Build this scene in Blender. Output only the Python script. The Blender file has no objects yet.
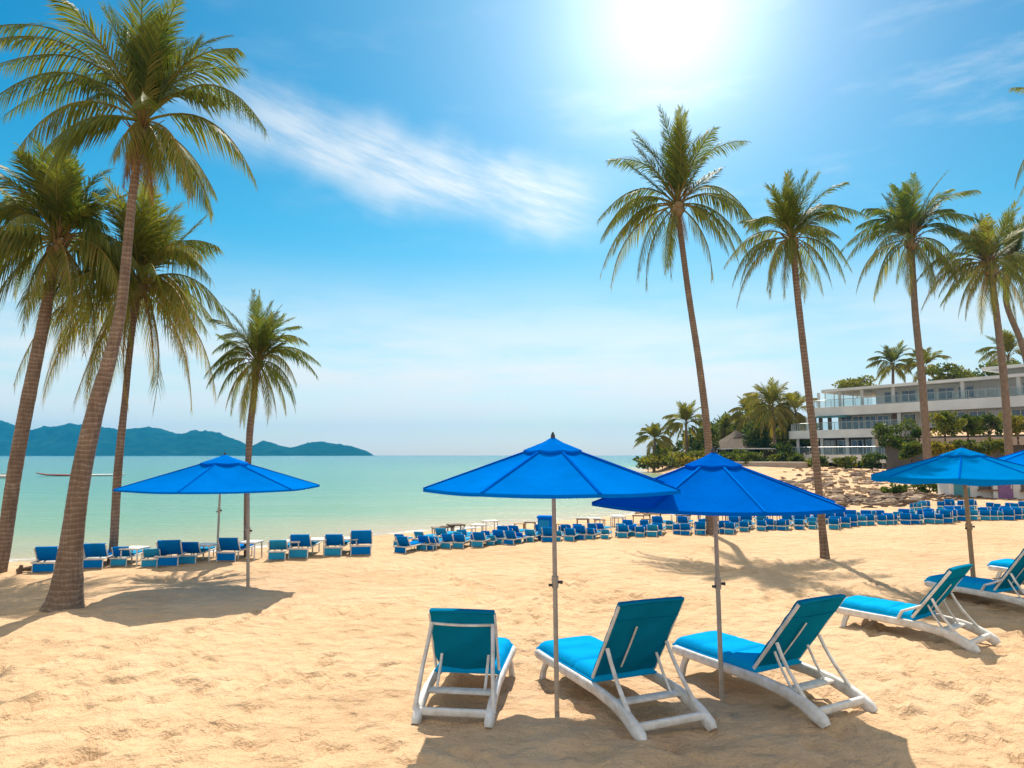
import bpy, bmesh, math, random
import numpy as np
from mathutils import Vector, Matrix, noise as mnoise

R = math.radians
sc = bpy.context.scene
col = sc.collection

# ------------------------------------------------------------------ camera
F = 700.0
PITCH = math.atan(71.0 / F)
CAMZ = 2.2
cam = bpy.data.cameras.new("camera")
cam.sensor_width = 36.0
cam.lens = 36.0 * F / 1024.0
cam.clip_start = 0.1
cam.clip_end = 30000.0
camo = bpy.data.objects.new("camera", cam)
col.objects.link(camo)
camo.location = (0, 0, CAMZ)
camo.rotation_euler = (math.pi / 2 + PITCH, 0, 0)
sc.camera = camo
FW = Vector((0, math.cos(PITCH), math.sin(PITCH)))
UP = Vector((0, -math.sin(PITCH), math.cos(PITCH)))


def ray(px, py):
    return FW + Vector(((px - 512.0) / F, 0, 0)) + UP * ((384.0 - py) / F)


def ground(px, py, z=0.0):
    r = ray(px, py)
    t = (z - CAMZ) / r.z
    return Vector((r.x * t, r.y * t, z))


def at(px, py, Y):
    r = ray(px, py)
    t = Y / r.y
    return Vector((r.x * t, Y, CAMZ + r.z * t))


# ------------------------------------------------------------------ light
SUN_EL, SUN_AZ = R(57), R(2)
SUN = Vector((math.sin(SUN_AZ) * math.cos(SUN_EL), math.cos(SUN_AZ) * math.cos(SUN_EL), math.sin(SUN_EL)))
sl = bpy.data.lights.new("sun", 'SUN')
sl.energy = 4.6
sl.angle = R(0.5)
sl.color = (1.0, 0.93, 0.82)
so = bpy.data.objects.new("sun", sl)
col.objects.link(so)
so.rotation_euler = (-SUN).to_track_quat('-Z', 'Y').to_euler()

w = bpy.data.worlds.new("World")
sc.world = w
w.use_nodes = True
wt = w.node_tree
wt.nodes.clear()


class NG:
    """tiny helper to write node maths"""
    def __init__(s, t): s.t = t
    def n(s, typ, **kw):
        o = s.t.nodes.new(typ)
        for k, v in kw.items(): setattr(o, k, v)
        return o
    def put(s, sock, v):
        if hasattr(v, 'is_output') or isinstance(v, bpy.types.NodeSocket): s.t.links.new(v, sock)
        else: sock.default_value = v
    def m(s, op, a, b=None, c=None, clamp=False):
        o = s.n('ShaderNodeMath', operation=op, use_clamp=clamp)
        s.put(o.inputs[0], a)
        if b is not None: s.put(o.inputs[1], b)
        if c is not None: s.put(o.inputs[2], c)
        return o.outputs[0]
    def mr(s, v, a, b, c=0.0, d=1.0, smooth=True):
        o = s.n('ShaderNodeMapRange', interpolation_type='SMOOTHSTEP' if smooth else 'LINEAR')
        s.put(o.inputs['Value'], v)
        o.inputs['From Min'].default_value = a; o.inputs['From Max'].default_value = b
        o.inputs['To Min'].default_value = c; o.inputs['To Max'].default_value = d
        return o.outputs[0]
    def mix(s, f, a, b, mode='MIX'):
        o = s.n('ShaderNodeMix', data_type='RGBA', blend_type=mode)
        s.put(o.inputs[0], f); s.put(o.inputs[6], a); s.put(o.inputs[7], b)
        return o.outputs[2]
    def ramp(s, f, stops):
        o = s.n('ShaderNodeValToRGB')
        s.put(o.inputs[0], f)
        e = o.color_ramp.elements
        while len(e) < len(stops): e.new(0.5)
        for q, (p, c) in zip(e, stops):
            q.position = p; q.color = tuple(c) + (1,) if len(c) == 3 else c
        return o.outputs[0]
    def noise(s, vec, scale, detail=4, rough=0.5, dim='3D'):
        o = s.n('ShaderNodeTexNoise', noise_dimensions=dim)
        if vec is not None: s.put(o.inputs['Vector'], vec)
        o.inputs['Scale'].default_value = scale; o.inputs['Detail'].default_value = detail
        o.inputs['Roughness'].default_value = rough
        return o.outputs[0]
    def comb(s, x, y, z):
        o = s.n('ShaderNodeCombineXYZ')
        s.put(o.inputs[0], x); s.put(o.inputs[1], y); s.put(o.inputs[2], z)
        return o.outputs[0]


g = NG(wt)
sky = g.n('ShaderNodeTexSky', sky_type='NISHITA', sun_disc=False)
sky.sun_elevation = SUN_EL
sky.sun_rotation = SUN_AZ
sky.air_density = 1.0
sky.dust_density = 0.6
sky.ozone_density = 2.0
tc = g.n('ShaderNodeTexCoord')
nrm = g.n('ShaderNodeVectorMath', operation='NORMALIZE')
wt.links.new(tc.outputs['Generated'], nrm.inputs[0])
sep = g.n('ShaderNodeSeparateXYZ')
wt.links.new(nrm.outputs[0], sep.inputs[0])
el = g.m('ARCSINE', sep.outputs[2])
az = g.m('ARCTAN2', sep.outputs[0], sep.outputs[1])


def azel(px, py):
    r = ray(px, py).normalized()
    return math.atan2(r.x, r.y), math.asin(r.z)


# the deep azure of this sky: the Nishita colour tinted by height
tint = g.ramp(g.mr(el, 0.0, 0.62, smooth=False),
              [(0.0, (1.05, 1.02, 0.95)), (0.22, (0.52, 0.93, 0.90)), (0.5, (0.10, 0.76, 0.86)), (0.75, (0.0, 0.62, 0.80)), (1.0, (0.0, 0.54, 0.74))])
skyc = g.mix(1.0, sky.outputs[0], tint, 'MULTIPLY')
# wispy cloud streak (a long thin cirrus, upper left to centre)
(a0, e0), (a1, e1) = azel(225, 112), azel(590, 212)
th = math.atan2(e1 - e0, a1 - a0)
Ls = math.hypot(a1 - a0, e1 - e0)
ua = g.m('ADD', g.m('MULTIPLY', g.m('SUBTRACT', az, a0), math.cos(th)), g.m('MULTIPLY', g.m('SUBTRACT', el, e0), math.sin(th)))
ub = g.m('ADD', g.m('MULTIPLY', g.m('SUBTRACT', az, a0), -math.sin(th)), g.m('MULTIPLY', g.m('SUBTRACT', el, e0), math.cos(th)))
nz1 = g.noise(g.comb(g.m('MULTIPLY', ua, 7.0), g.m('ADD', g.m('MULTIPLY', ub, 46.0), g.m('MULTIPLY', ua, 5.0)), 0.3), 1.0, 9, 0.66)
nz2 = g.noise(g.comb(g.m('MULTIPLY', ua, 9.0), g.m('MULTIPLY', ub, 9.0), 4.3), 1.0, 3, 0.5)
bd = g.m('ABSOLUTE', g.m('ADD', ub, g.m('MULTIPLY', g.m('SUBTRACT', nz2, 0.5), 0.085)))
prof = g.m('MULTIPLY', g.mr(ua, -0.22, 0.22), g.mr(ua, Ls * 0.86, Ls + 0.06, 1.0, 0.0))
streak = g.m('MULTIPLY', g.m('MULTIPLY', g.mr(bd, 0.0, 0.075, 1.0, 0.0), prof), g.mr(nz1, 0.30, 0.68, 0.42, 1.0))
# soft bank of thin cloud low in the sky
nz3 = g.noise(g.comb(g.m('MULTIPLY', az, 3.2), g.m('MULTIPLY', el, 13.0), 1.7), 1.0, 7, 0.58)
nz4 = g.noise(g.comb(g.m('MULTIPLY', az, 8.0), g.m('MULTIPLY', el, 55.0), 8.1), 1.0, 5, 0.6)
nn = g.m('ADD', g.m('MULTIPLY', nz3, 0.72), g.m('MULTIPLY', nz4, 0.28))
bankm = g.m('MULTIPLY', g.mr(el, 0.0, 0.05, 0.6, 1.0), g.mr(el, 0.10, 0.29, 1.0, 0.0))
bank = g.m('MULTIPLY', bankm, g.mr(nn, 0.34, 0.60, 0.48, 1.0))
nz5 = g.noise(g.comb(g.m('MULTIPLY', az, 4.0), g.m('MULTIPLY', el, 16.0), 23.0), 1.0, 6, 0.6)
wisp = g.m('MULTIPLY', g.mr(nz5, 0.50, 0.80), g.mr(az, -0.1, 0.45, 0.08, 0.35))
# bright cloud added to the unseen sky overhead and behind, as neutral fill
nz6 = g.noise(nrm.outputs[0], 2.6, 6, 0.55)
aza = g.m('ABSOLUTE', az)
unseen_sky = g.m('MAXIMUM', g.mr(aza, 1.0, 1.6), g.mr(el, 0.75, 1.0))
fill_cloud = g.m('MULTIPLY', unseen_sky, g.mr(nz6, 0.36, 0.56, 0.25, 1.0))
cl = g.m('MAXIMUM', g.m('MULTIPLY', streak, 0.80), g.m('MAXIMUM', g.m('MULTIPLY', bank, 0.90), g.m('MAXIMUM', wisp, fill_cloud)), clamp=True)
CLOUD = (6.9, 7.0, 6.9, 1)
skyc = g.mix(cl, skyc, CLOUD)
# the glare of the veiled sun in the sky
gd = ray(668, 12).normalized()
dp = g.n('ShaderNodeVectorMath', operation='DOT_PRODUCT')
wt.links.new(nrm.outputs[0], dp.inputs[0])
dp.inputs[1].default_value = gd
om = g.m('SUBTRACT', 1.0, dp.outputs['Value'])
gl = g.m('ADD', g.m('MULTIPLY', g.m('EXPONENT', g.m('MULTIPLY', om, -170.0)), 4.6),
         g.m('ADD', g.m('MULTIPLY', g.m('EXPONENT', g.m('MULTIPLY', om, -42.0)), 3.0), g.m('MULTIPLY', g.m('EXPONENT', g.m('MULTIPLY', om, -8.0)), 1.3)))
glc = g.mix(1.0, (1.0, 0.97, 0.90, 1), g.comb(gl, gl, gl), 'MULTIPLY')
skyc = g.mix(1.0, skyc, glc, 'ADD')
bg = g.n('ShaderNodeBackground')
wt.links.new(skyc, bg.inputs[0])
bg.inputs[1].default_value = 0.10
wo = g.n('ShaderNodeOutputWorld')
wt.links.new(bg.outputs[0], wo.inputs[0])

sc.view_settings.view_transform = 'Standard'
sc.view_settings.look = 'None'
sc.view_settings.exposure = 0.50
sc.view_settings.gamma = 1.0
sc.render.engine = 'CYCLES'
sc.cycles.use_denoising = True
sc.cycles.max_bounces = 6
sc.cycles.diffuse_bounces = 3
sc.cycles.transparent_max_bounces = 8
sc.cycles.volume_bounces = 0


# ------------------------------------------------------------------ materials
def mat(name):
    m = bpy.data.materials.new(name)
    m.use_nodes = True
    t = m.node_tree
    b = t.nodes['Principled BSDF']
    return m, NG(t), b, t.nodes['Material Output']


def set_bump(G, b, h, strength=0.3, dist=0.02):
    o = G.n('ShaderNodeBump')
    o.inputs['Strength'].default_value = strength
    o.inputs['Distance'].default_value = dist
    G.put(o.inputs['Height'], h)
    G.t.links.new(o.outputs[0], b.inputs['Normal'])
    return o


def simple(name, c, rough=0.6, var=0.12, scale=6.0, bump=0.0, bscale=40.0, metal=0.0, c2=None, spec=0.5, coords='Object'):
    m, G, b, _ = mat(name)
    tcn = G.n('ShaderNodeTexCoord')
    n = G.noise(tcn.outputs[coords], scale, 5, 0.6)
    if c2 is None: c2 = tuple(x * (1 - 2.2 * var) for x in c)
    G.put(b.inputs['Base Color'], G.ramp(n, [(0.3, c2), (0.68, c)]))
    b.inputs['Roughness'].default_value = rough
    b.inputs['Metallic'].default_value = metal
    b.inputs['Specular IOR Level'].default_value = spec
    if bump: set_bump(G, b, G.noise(tcn.outputs[coords], bscale, 4, 0.6), bump, 0.01)
    return m


def fabric(name, c, trans, tfac, weave=700.0, rough=0.8):
    m, G, b, out = mat(name)
    tcn = G.n('ShaderNodeTexCoord')
    n = G.noise(tcn.outputs['Object'], 3.0, 5, 0.6)
    cc = G.ramp(n, [(0.28, tuple(x * 0.86 for x in c)), (0.7, tuple(min(1, x * 1.06) for x in c))])
    G.put(b.inputs['Base Color'], cc)
    b.inputs['Roughness'].default_value = rough
    b.inputs['Specular IOR Level'].default_value = 0.0
    n2 = G.noise(tcn.outputs['Object'], 14.0, 3, 0.5)
    n3 = G.noise(tcn.outputs['Object'], weave * 0.4, 1, 0.5)
    set_bump(G, b, G.m('ADD', n2, G.m('MULTIPLY', n3, 0.12)), 0.35, 0.015)
    if tfac > 0:
        tr = G.n('ShaderNodeBsdfTranslucent')
        tr.inputs[0].default_value = tuple(trans) + (1,)
        ms = G.n('ShaderNodeMixShader')
        ms.inputs[0].default_value = tfac
        G.t.links.new(b.outputs[0], ms.inputs[1])
        G.t.links.new(tr.outputs[0], ms.inputs[2])
        G.t.links.new(ms.outputs[0], out.inputs[0])
    return m


def leafmat(name, c_dark, c_light, c_dry, tfac=0.3):
    m, G, b, out = mat(name)
    at_ = G.n('ShaderNodeAttribute', attribute_name='tint')
    cc = G.ramp(at_.outputs['Fac'], [(0.0, c_dark), (0.55, c_light), (1.0, c_dry)])
    G.put(b.inputs['Base Color'], cc)
    b.inputs['Roughness'].default_value = 0.5
    b.inputs['Specular IOR Level'].default_value = 0.2
    tr = G.n('ShaderNodeBsdfTranslucent')
    G.put(tr.inputs[0], G.mix(1.0, cc, (1.5, 1.5, 0.7, 1), 'MULTIPLY'))
    ms = G.n('ShaderNodeMixShader')
    ms.inputs[0].default_value = tfac
    G.t.links.new(b.outputs[0], ms.inputs[1])
    G.t.links.new(tr.outputs[0], ms.inputs[2])
    G.t.links.new(ms.outputs[0], out.inputs[0])
    return m


M = {}
M['palm_leaf'] = leafmat('palm_leaf', (0.030, 0.078, 0.020), (0.165, 0.175, 0.030), (0.42, 0.28, 0.09), 0.40)
M['far_leaf'] = leafmat('far_leaf', (0.040, 0.080, 0.016), (0.18, 0.17, 0.025), (0.32, 0.22, 0.05), 0.4)
M['bush_leaf'] = leafmat('bush_leaf', (0.022, 0.060, 0.014), (0.13, 0.15, 0.020), (0.32, 0.25, 0.03), 0.35)
M['dead_leaf'] = leafmat('dead_leaf', (0.16, 0.09, 0.035), (0.26, 0.16, 0.07), (0.34, 0.23, 0.11), 0.25)
M['white'] = simple('white_plastic', (0.76, 0.74, 0.70), 0.5, 0.10, 9.0, 0.12, 60.0, c2=(0.50, 0.45, 0.38))
M['canopy'] = fabric('canopy_blue', (0.0, 0.175, 0.66), (0.0, 0.21, 0.74), 0.32)
M['canopy_deep'] = fabric('canopy_deep_blue', (0.0, 0.12, 0.56), (0.0, 0.15, 0.64), 0.32)
M['canopy_light'] = fabric('canopy_light_blue', (0.0, 0.21, 0.58), (0.0, 0.24, 0.66), 0.32)
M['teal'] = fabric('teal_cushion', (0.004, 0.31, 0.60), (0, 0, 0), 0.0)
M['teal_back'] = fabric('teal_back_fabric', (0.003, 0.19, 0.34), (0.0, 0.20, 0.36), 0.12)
M['shore_blue'] = fabric('shore_blue_fabric', (0.004, 0.21, 0.60), (0.0, 0.2, 0.58), 0.22)
M['shore_teal'] = fabric('shore_teal_fabric', (0.03, 0.33, 0.58), (0.0, 0.3, 0.5), 0.2)
M['pole'] = simple('weathered_pole', (0.44, 0.37, 0.29), 0.55, 0.15, 9.0, 0.15, 50.0)
M['wood_pole'] = simple('wood_pole', (0.42, 0.27, 0.13), 0.6, 0.2, 7.0, 0.2, 40.0)
M['dark_metal'] = simple('dark_metal', (0.05, 0.05, 0.055), 0.45, 0.1, 8.0, metal=0.4)
M['steel'] = simple('steel', (0.45, 0.45, 0.45), 0.4, 0.1, 8.0, metal=0.6)
M['hotel_white'] = simple('hotel_white', (0.66, 0.645, 0.62), 0.7, 0.10, 0.35, 0.05, 4.0)
M['hotel_wall'] = simple('hotel_wall', (0.56, 0.52, 0.46), 0.8, 0.12, 0.4, 0.1, 3.0)
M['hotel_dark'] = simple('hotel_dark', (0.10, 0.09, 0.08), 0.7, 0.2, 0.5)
M['terrace_pink'] = simple('terrace_stone', (0.42, 0.33, 0.27), 0.8, 0.16, 0.5, 0.2, 5.0)
M['wood'] = simple('brown_wood', (0.22, 0.12, 0.06), 0.6, 0.2, 3.0, 0.1, 20.0)
M['thatch'] = simple('thatch', (0.13, 0.095, 0.065), 0.95, 0.22, 2.5, 0.6, 14.0)
M['coconut'] = simple('coconut_husk', (0.24, 0.15, 0.05), 0.6, 0.2, 4.0)
M['rock'] = simple('rock', (0.44, 0.31, 0.20), 0.9, 0.28, 1.2, 0.5, 6.0)
M['rubble_dark'] = simple('rubble_dark', (0.17, 0.11, 0.07), 0.9, 0.25, 1.5, 0.4, 8.0)
M['red'] = simple('red_paint', (0.26, 0.06, 0.05), 0.6)
M['orange'] = simple('orange_cloth', (0.46, 0.27, 0.12), 0.7)
M['teal_paint'] = simple('teal_paint', (0.05, 0.25, 0.30), 0.6)
M['violet'] = simple('violet_paint', (0.22, 0.10, 0.25), 0.6)

m, G, b, _ = mat('window_glass')
b.inputs['Base Color'].default_value = (0.035, 0.075, 0.11, 1)
b.inputs['Roughness'].default_value = 0.06
b.inputs['Specular IOR Level'].default_value = 0.8
tcn = G.n('ShaderNodeTexCoord')
G.put(b.inputs['Base Color'], G.ramp(G.noise(tcn.outputs['Object'], 0.5, 3), [(0.35, (0.015, 0.035, 0.055)), (0.7, (0.05, 0.10, 0.14))]))
oi = G.n('ShaderNodeObjectInfo')
base_ = b.inputs['Base Color'].links[0].from_socket
G.put(b.inputs['Base Color'], G.mix(G.mr(oi.outputs['Random'], 0.62, 0.66), base_, (0.34, 0.30, 0.25, 1)))
M['glass'] = m
m, G, b, out = mat('balcony_glass')
b.inputs['Base Color'].default_value = (0.30, 0.42, 0.45, 1)
b.inputs['Roughness'].default_value = 0.08
tp = G.n('ShaderNodeBsdfTransparent')
tp.inputs[0].default_value = (0.85, 0.93, 0.93, 1)
ms = G.n('ShaderNodeMixShader')
ms.inputs[0].default_value = 0.20
G.t.links.new(tp.outputs[0], ms.inputs[1]); G.t.links.new(b.outputs[0], ms.inputs[2]); G.t.links.new(ms.outputs[0], out.inputs[0])
M['balcony_glass'] = m

# palm bark: ring scars, streaks
m, G, b, _ = mat('palm_bark')
tcn = G.n('ShaderNodeTexCoord')
sp = G.n('ShaderNodeSeparateXYZ'); G.t.links.new(tcn.outputs['Object'], sp.inputs[0])
n0 = G.noise(tcn.outputs['Object'], 3.5, 5, 0.65)
zz = G.m('ADD', G.m('MULTIPLY', sp.outputs[2], 13.0), G.m('MULTIPLY', n0, 2.2))
saw = G.m('FRACT', zz)
st = G.noise(G.comb(G.m('MULTIPLY', sp.outputs[0], 40.0), G.m('MULTIPLY', sp.outputs[1], 40.0), G.m('MULTIPLY', sp.outputs[2], 3.0)), 1.0, 4, 0.6)
h = G.m('ADD', G.m('MULTIPLY', G.m('POWER', saw, 3.0), 0.34), G.m('MULTIPLY', st, 0.70))
G.put(b.inputs['Base Color'], G.ramp(G.m('ADD', G.m('MULTIPLY', h, 0.6), G.m('MULTIPLY', n0, 0.4)),
      [(0.22, (0.070, 0.042, 0.026)), (0.48, (0.185, 0.125, 0.085)), (0.74, (0.40, 0.31, 0.235))]))
b.inputs['Roughness'].default_value = 0.9
set_bump(G, b, h, 0.55, 0.03)
M['bark'] = m

# sand
m, G, b, _ = mat('sand')
tcn = G.n('ShaderNodeTexCoord')
P = tcn.outputs['Object']
nbig = G.noise(P, 0.35, 4, 0.55)
nmid = G.noise(P, 2.6, 5, 0.62)
nfine = G.noise(P, 55.0, 3, 0.7)
grain = G.noise(P, 260.0, 2, 0.7)
cmix = G.m('ADD', G.m('MULTIPLY', nbig, 0.40), G.m('ADD', G.m('MULTIPLY', nmid, 0.28), G.m('MULTIPLY', nfine, 0.32)))
dry = G.ramp(cmix, [(0.30, (0.42, 0.25, 0.125)), (0.50, (0.63, 0.412, 0.232)), (0.72, (0.73, 0.515, 0.32))])
speck = G.mr(grain, 0.30, 0.42, 0.0, 1.0)
dry = G.mix(speck, (0.28, 0.16, 0.08, 1), dry)
sp = G.n('ShaderNodeSeparateXYZ'); G.t.links.new(P, sp.inputs[0])
wet = G.mr(G.m('ADD', sp.outputs[2], G.m('MULTIPLY', nmid, 0.06)), -0.26, -0.14, 1.0, 0.0)
G.put(b.inputs['Base Color'], G.mix(wet, dry, (0.34, 0.24, 0.15, 1)))
G.put(b.inputs['Roughness'], G.mr(wet, 0.0, 1.0, 0.95, 0.35))
b.inputs['Specular IOR Level'].default_value = 0.2
vor = G.n('ShaderNodeTexVoronoi', feature='SMOOTH_F1')
G.put(vor.inputs['Vector'], P); vor.inputs['Scale'].default_value = 3.6; vor.inputs['Smoothness'].default_value = 0.7
hh = G.m('ADD', G.m('MULTIPLY', nmid, 1.1), G.m('ADD', G.m('MULTIPLY', nfine, 0.20), G.m('MULTIPLY', vor.outputs['Distance'], 1.1)))
hh = G.m('ADD', hh, G.m('MULTIPLY', G.noise(P, 8.0, 3, 0.5), 0.95))
set_bump(G, b, hh, 0.9, 0.095)
M['sand'] = m

# sea
m, G, b, _ = mat('sea_water')
tcn = G.n('ShaderNodeTexCoord')
P = tcn.outputs['Object']
sh = G.n('ShaderNodeAttribute', attribute_name='shore').outputs['Fac']
sp = G.n('ShaderNodeSeparateXYZ'); G.t.links.new(P, sp.inputs[0])
nz = G.noise(G.comb(G.m('MULTIPLY', sp.outputs[0], 0.05), G.m('MULTIPLY', sp.outputs[1], 0.22), 0.0), 1.0, 5, 0.6)
dd = G.m('ADD', sh, G.m('MULTIPLY', G.m('SUBTRACT', nz, 0.5), 0.16))
cc = G.ramp(dd, [(0.0, (0.44, 0.33, 0.19)), (0.08, (0.32, 0.32, 0.17)), (0.25, (0.165, 0.295, 0.165)), (0.55, (0.090, 0.25, 0.165)), (0.85, (0.04, 0.20, 0.165)), (1.0, (0.014, 0.14, 0.15))])
foam = G.m('MULTIPLY', G.mr(sh, 0.0, 0.03, 1.0, 0.0), G.mr(G.noise(P, 1.6, 5, 0.7), 0.45, 0.6))
G.put(b.inputs['Base Color'], G.mix(foam, cc, (0.75, 0.74, 0.70, 1)))
b.inputs['Roughness'].default_value = 0.18
b.inputs['IOR'].default_value = 1.33
b.inputs['Specular IOR Level'].default_value = 0.26
w1 = G.noise(G.comb(G.m('MULTIPLY', sp.outputs[0], 0.55), G.m('MULTIPLY', sp.outputs[1], 1.7), 0.0), 1.0, 5, 0.6)
w2 = G.noise(G.comb(G.m('MULTIPLY', sp.outputs[0], 0.07), G.m('MULTIPLY', sp.outputs[1], 0.3), 5.0), 1.0, 3, 0.5)
w3 = G.noise(P, 5.0, 3, 0.6)
set_bump(G, b, G.m('ADD', G.m('MULTIPLY', w1, 0.5), G.m('ADD', G.m('MULTIPLY', w2, 1.2), G.m('MULTIPLY', w3, 0.16))), 0.75, 0.42)
M['sea'] = m

m, G, b, _ = mat('forested_hill')
tcn = G.n('ShaderNodeTexCoord')
n0 = G.noise(tcn.outputs['Object'], 0.02, 7, 0.65)
G.put(b.inputs['Base Color'], G.ramp(n0, [(0.3, (0.006, 0.035, 0.035)), (0.6, (0.016, 0.06, 0.045)), (0.78, (0.04, 0.09, 0.06))]))
b.inputs['Roughness'].default_value = 0.95
b.inputs['Specular IOR Level'].default_value = 0.0
set_bump(G, b, n0, 0.8, 18.0)
M['hill'] = m


# ------------------------------------------------------------------ mesh helpers
class MB:
    def __init__(s): s.v = []; s.f = []; s.t = []
    def add(s, vs, fs, tint=None):
        o = len(s.v)
        s.v.extend(tuple(v) for v in vs)
        s.f.extend(tuple(i + o for i in f) for f in fs)
        if tint is not None: s.t.extend([tint] * len(vs))
        elif s.t: s.t.extend([0.4] * len(vs))
    def box(s, c, size, mtx=None, bevel=0.0, seg=2):
        bm = bmesh.new()
        bmesh.ops.create_cube(bm, size=1.0)
        bmesh.ops.scale(bm, vec=size, verts=bm.verts)
        if bevel > 0:
            bmesh.ops.bevel(bm, geom=list(bm.edges), offset=bevel, segments=seg, profile=0.5, affect='EDGES')
        bmesh.ops.translate(bm, vec=c, verts=bm.verts)
        if mtx is not None: bmesh.ops.transform(bm, matrix=mtx, verts=bm.verts)
        bm.verts.index_update()
        s.add([v.co[:] for v in bm.verts], [[v.index for v in f.verts] for f in bm.faces])
        bm.free()
    def sweep(s, pts, wd, ht, n=10, up=(0, 0, 1), power=2.0, cap=True):
        """superelliptic section along pts; wd/ht are half sizes (number or list)"""
        pts = [Vector(p) for p in pts]
        k = len(pts)
        wd = wd if isinstance(wd, (list, tuple)) else [wd] * k
        ht = ht if isinstance(ht, (list, tuple)) else [ht] * k
        upv = Vector(up)
        vs = []
        for i, p in enumerate(pts):
            t = (pts[min(i + 1, k - 1)] - pts[max(i - 1, 0)]).normalized()
            sx = t.cross(upv)
            if sx.length < 1e-4: sx = t.cross(Vector((0, 1, 0.01)))
            sx.normalize()
            sy = sx.cross(t).normalized()
            for j in range(n):
                a = 2 * math.pi * (j + 0.5) / n
                ca, sa = math.cos(a), math.sin(a)
                x = math.copysign(abs(ca) ** (2 / power), ca) * wd[i]
                y = math.copysign(abs(sa) ** (2 / power), sa) * ht[i]
                vs.append(p + sx * x + sy * y)
        fs = []
        for i in range(k - 1):
            for j in range(n):
                j2 = (j + 1) % n
                fs.append((i * n + j, i * n + j2, (i + 1) * n + j2, (i + 1) * n + j))
        if cap:
            fs.append(tuple(reversed(range(n))))
            fs.append(tuple(range((k - 1) * n, k * n)))
        s.add(vs, fs)
    def tube(s, pts, r, n=8): s.sweep(pts, r, r, n, up=(0.02, 0.013, 1))
    def prism(s, poly, z0, z1):
        k = len(poly)
        vs = [(p[0], p[1], z0) for p in poly] + [(p[0], p[1], z1) for p in poly]
        fs = [tuple(reversed(range(k))), tuple(range(k, 2 * k))] + [(i, (i + 1) % k, k + (i + 1) % k, k + i) for i in range(k)]
        s.add(vs, fs)
    def build(s, name, mt, parent=None, smooth=False, loc=None):
        me = bpy.data.meshes.new(name)
        me.from_pydata([tuple(v) for v in s.v], [], s.f)
        if s.t:
            a = me.attributes.new('tint', 'FLOAT', 'POINT')
            a.data.foreach_set('value', s.t)
        me.materials.append(mt)
        if smooth: me.polygons.foreach_set('use_smooth', [True] * len(me.polygons))
        me.update()
        if smooth:
            try: me.set_sharp_from_angle(angle=R(40))
            except Exception: pass
        o = bpy.data.objects.new(name, me)
        col.objects.link(o)
        if parent: o.parent = parent
        if loc is not None: o.location = loc
        return o


def tag(o, label=None, cat=None, group=None, kind=None):
    if label: o['label'] = label
    if cat: o['category'] = cat
    if group: o['group'] = group
    if kind: o['kind'] = kind
    return o


def empty(name, loc, rz=0.0):
    o = bpy.data.objects.new(name, None)
    o.empty_display_size = 0.2
    col.objects.link(o)
    o.location = loc
    o.rotation_euler = (0, 0, rz)
    return o


def copy_tree(o, parent=None):
    c = o.copy()
    col.objects.link(c)
    if parent: c.parent = parent
    for ch in list(o.children): copy_tree(ch, c)
    return c


def smooth01(x):
    x = np.clip(x, 0, 1)
    return x * x * (3 - 2 * x)


# ------------------------------------------------------------------ terrain
WL = -0.25
shore_px = [(0, 562), (70, 561), (140, 558), (250, 549), (330, 541), (400, 533), (470, 529), (560, 521), (640, 514), (720, 504), (775, 496),
            (800, 489), (790, 483), (750, 479), (700, 475), (660, 473), (640, 470.5)]
shore = [(-900.0, 6.0), (-60.0, 13.0)] + [tuple(ground(x, y, WL)[:2]) for x, y in shore_px] + [(27.0, 135.0), (70.0, 165.0), (400.0, 260.0), (900, 400)]
SH = np.array(shore)


def shore_dist(X, Y):
    """signed distance to the shoreline, positive on land"""
    best = np.full(X.shape, 1e9)
    for (x0, y0), (x1, y1) in zip(SH[:-1], SH[1:]):
        dx, dy = x1 - x0, y1 - y0
        t = np.clip(((X - x0) * dx + (Y - y0) * dy) / (dx * dx + dy * dy), 0, 1)
        d = np.hypot(X - x0 - t * dx, Y - y0 - t * dy)
        best = np.minimum(best, d)
    # land polygon: shoreline closed round behind the camera
    poly = np.vstack([SH, [[900, -900], [-900, -900]]])
    inside = np.zeros(X.shape, bool)
    n = len(poly)
    for i in range(n):
        x0, y0 = poly[i]; x1, y1 = poly[(i + 1) % n]
        if y0 == y1: continue
        c = ((y0 > Y) != (y1 > Y)) & (X < (x1 - x0) * (Y - y0) / (y1 - y0) + x0)
        inside ^= c
    return np.where(inside, best, -best)


def vnoise(X, Y, seed):
    """cheap smooth value noise on numpy arrays"""
    xi = np.floor(X).astype(np.int64); yi = np.floor(Y).astype(np.int64)
    fx = X - xi; fy = Y - yi
    fx = fx * fx * (3 - 2 * fx); fy = fy * fy * (3 - 2 * fy)
    def hsh(a, b_):
        h = (a * 374761393 + b_ * 668265263 + seed * 974634777) & 0xffffffff
        h = ((h ^ (h >> 13)) * 1274126177) & 0xffffffff
        return ((h ^ (h >> 16)) & 0xffff) / 65535.0
    return (hsh(xi, yi) * (1 - fx) + hsh(xi + 1, yi) * fx) * (1 - fy) + (hsh(xi, yi + 1) * (1 - fx) + hsh(xi + 1, yi + 1) * fx) * fy


rs = np.random.RandomState(4)
FOOT = []
for k in range(64):  # walking tracks
    x, y = rs.uniform(-9, 9), rs.uniform(4.5, 13)
    a = rs.uniform(0, 6.28)
    for q in range(rs.randint(6, 16)):
        sd = 0.09 if q % 2 else -0.09
        FOOT.append((x - math.sin(a) * sd, y + math.cos(a) * sd, a + rs.normal(0, 0.15)))
        x += math.cos(a) * 0.33; y += math.sin(a) * 0.33; a += rs.normal(0, 0.1)


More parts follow.
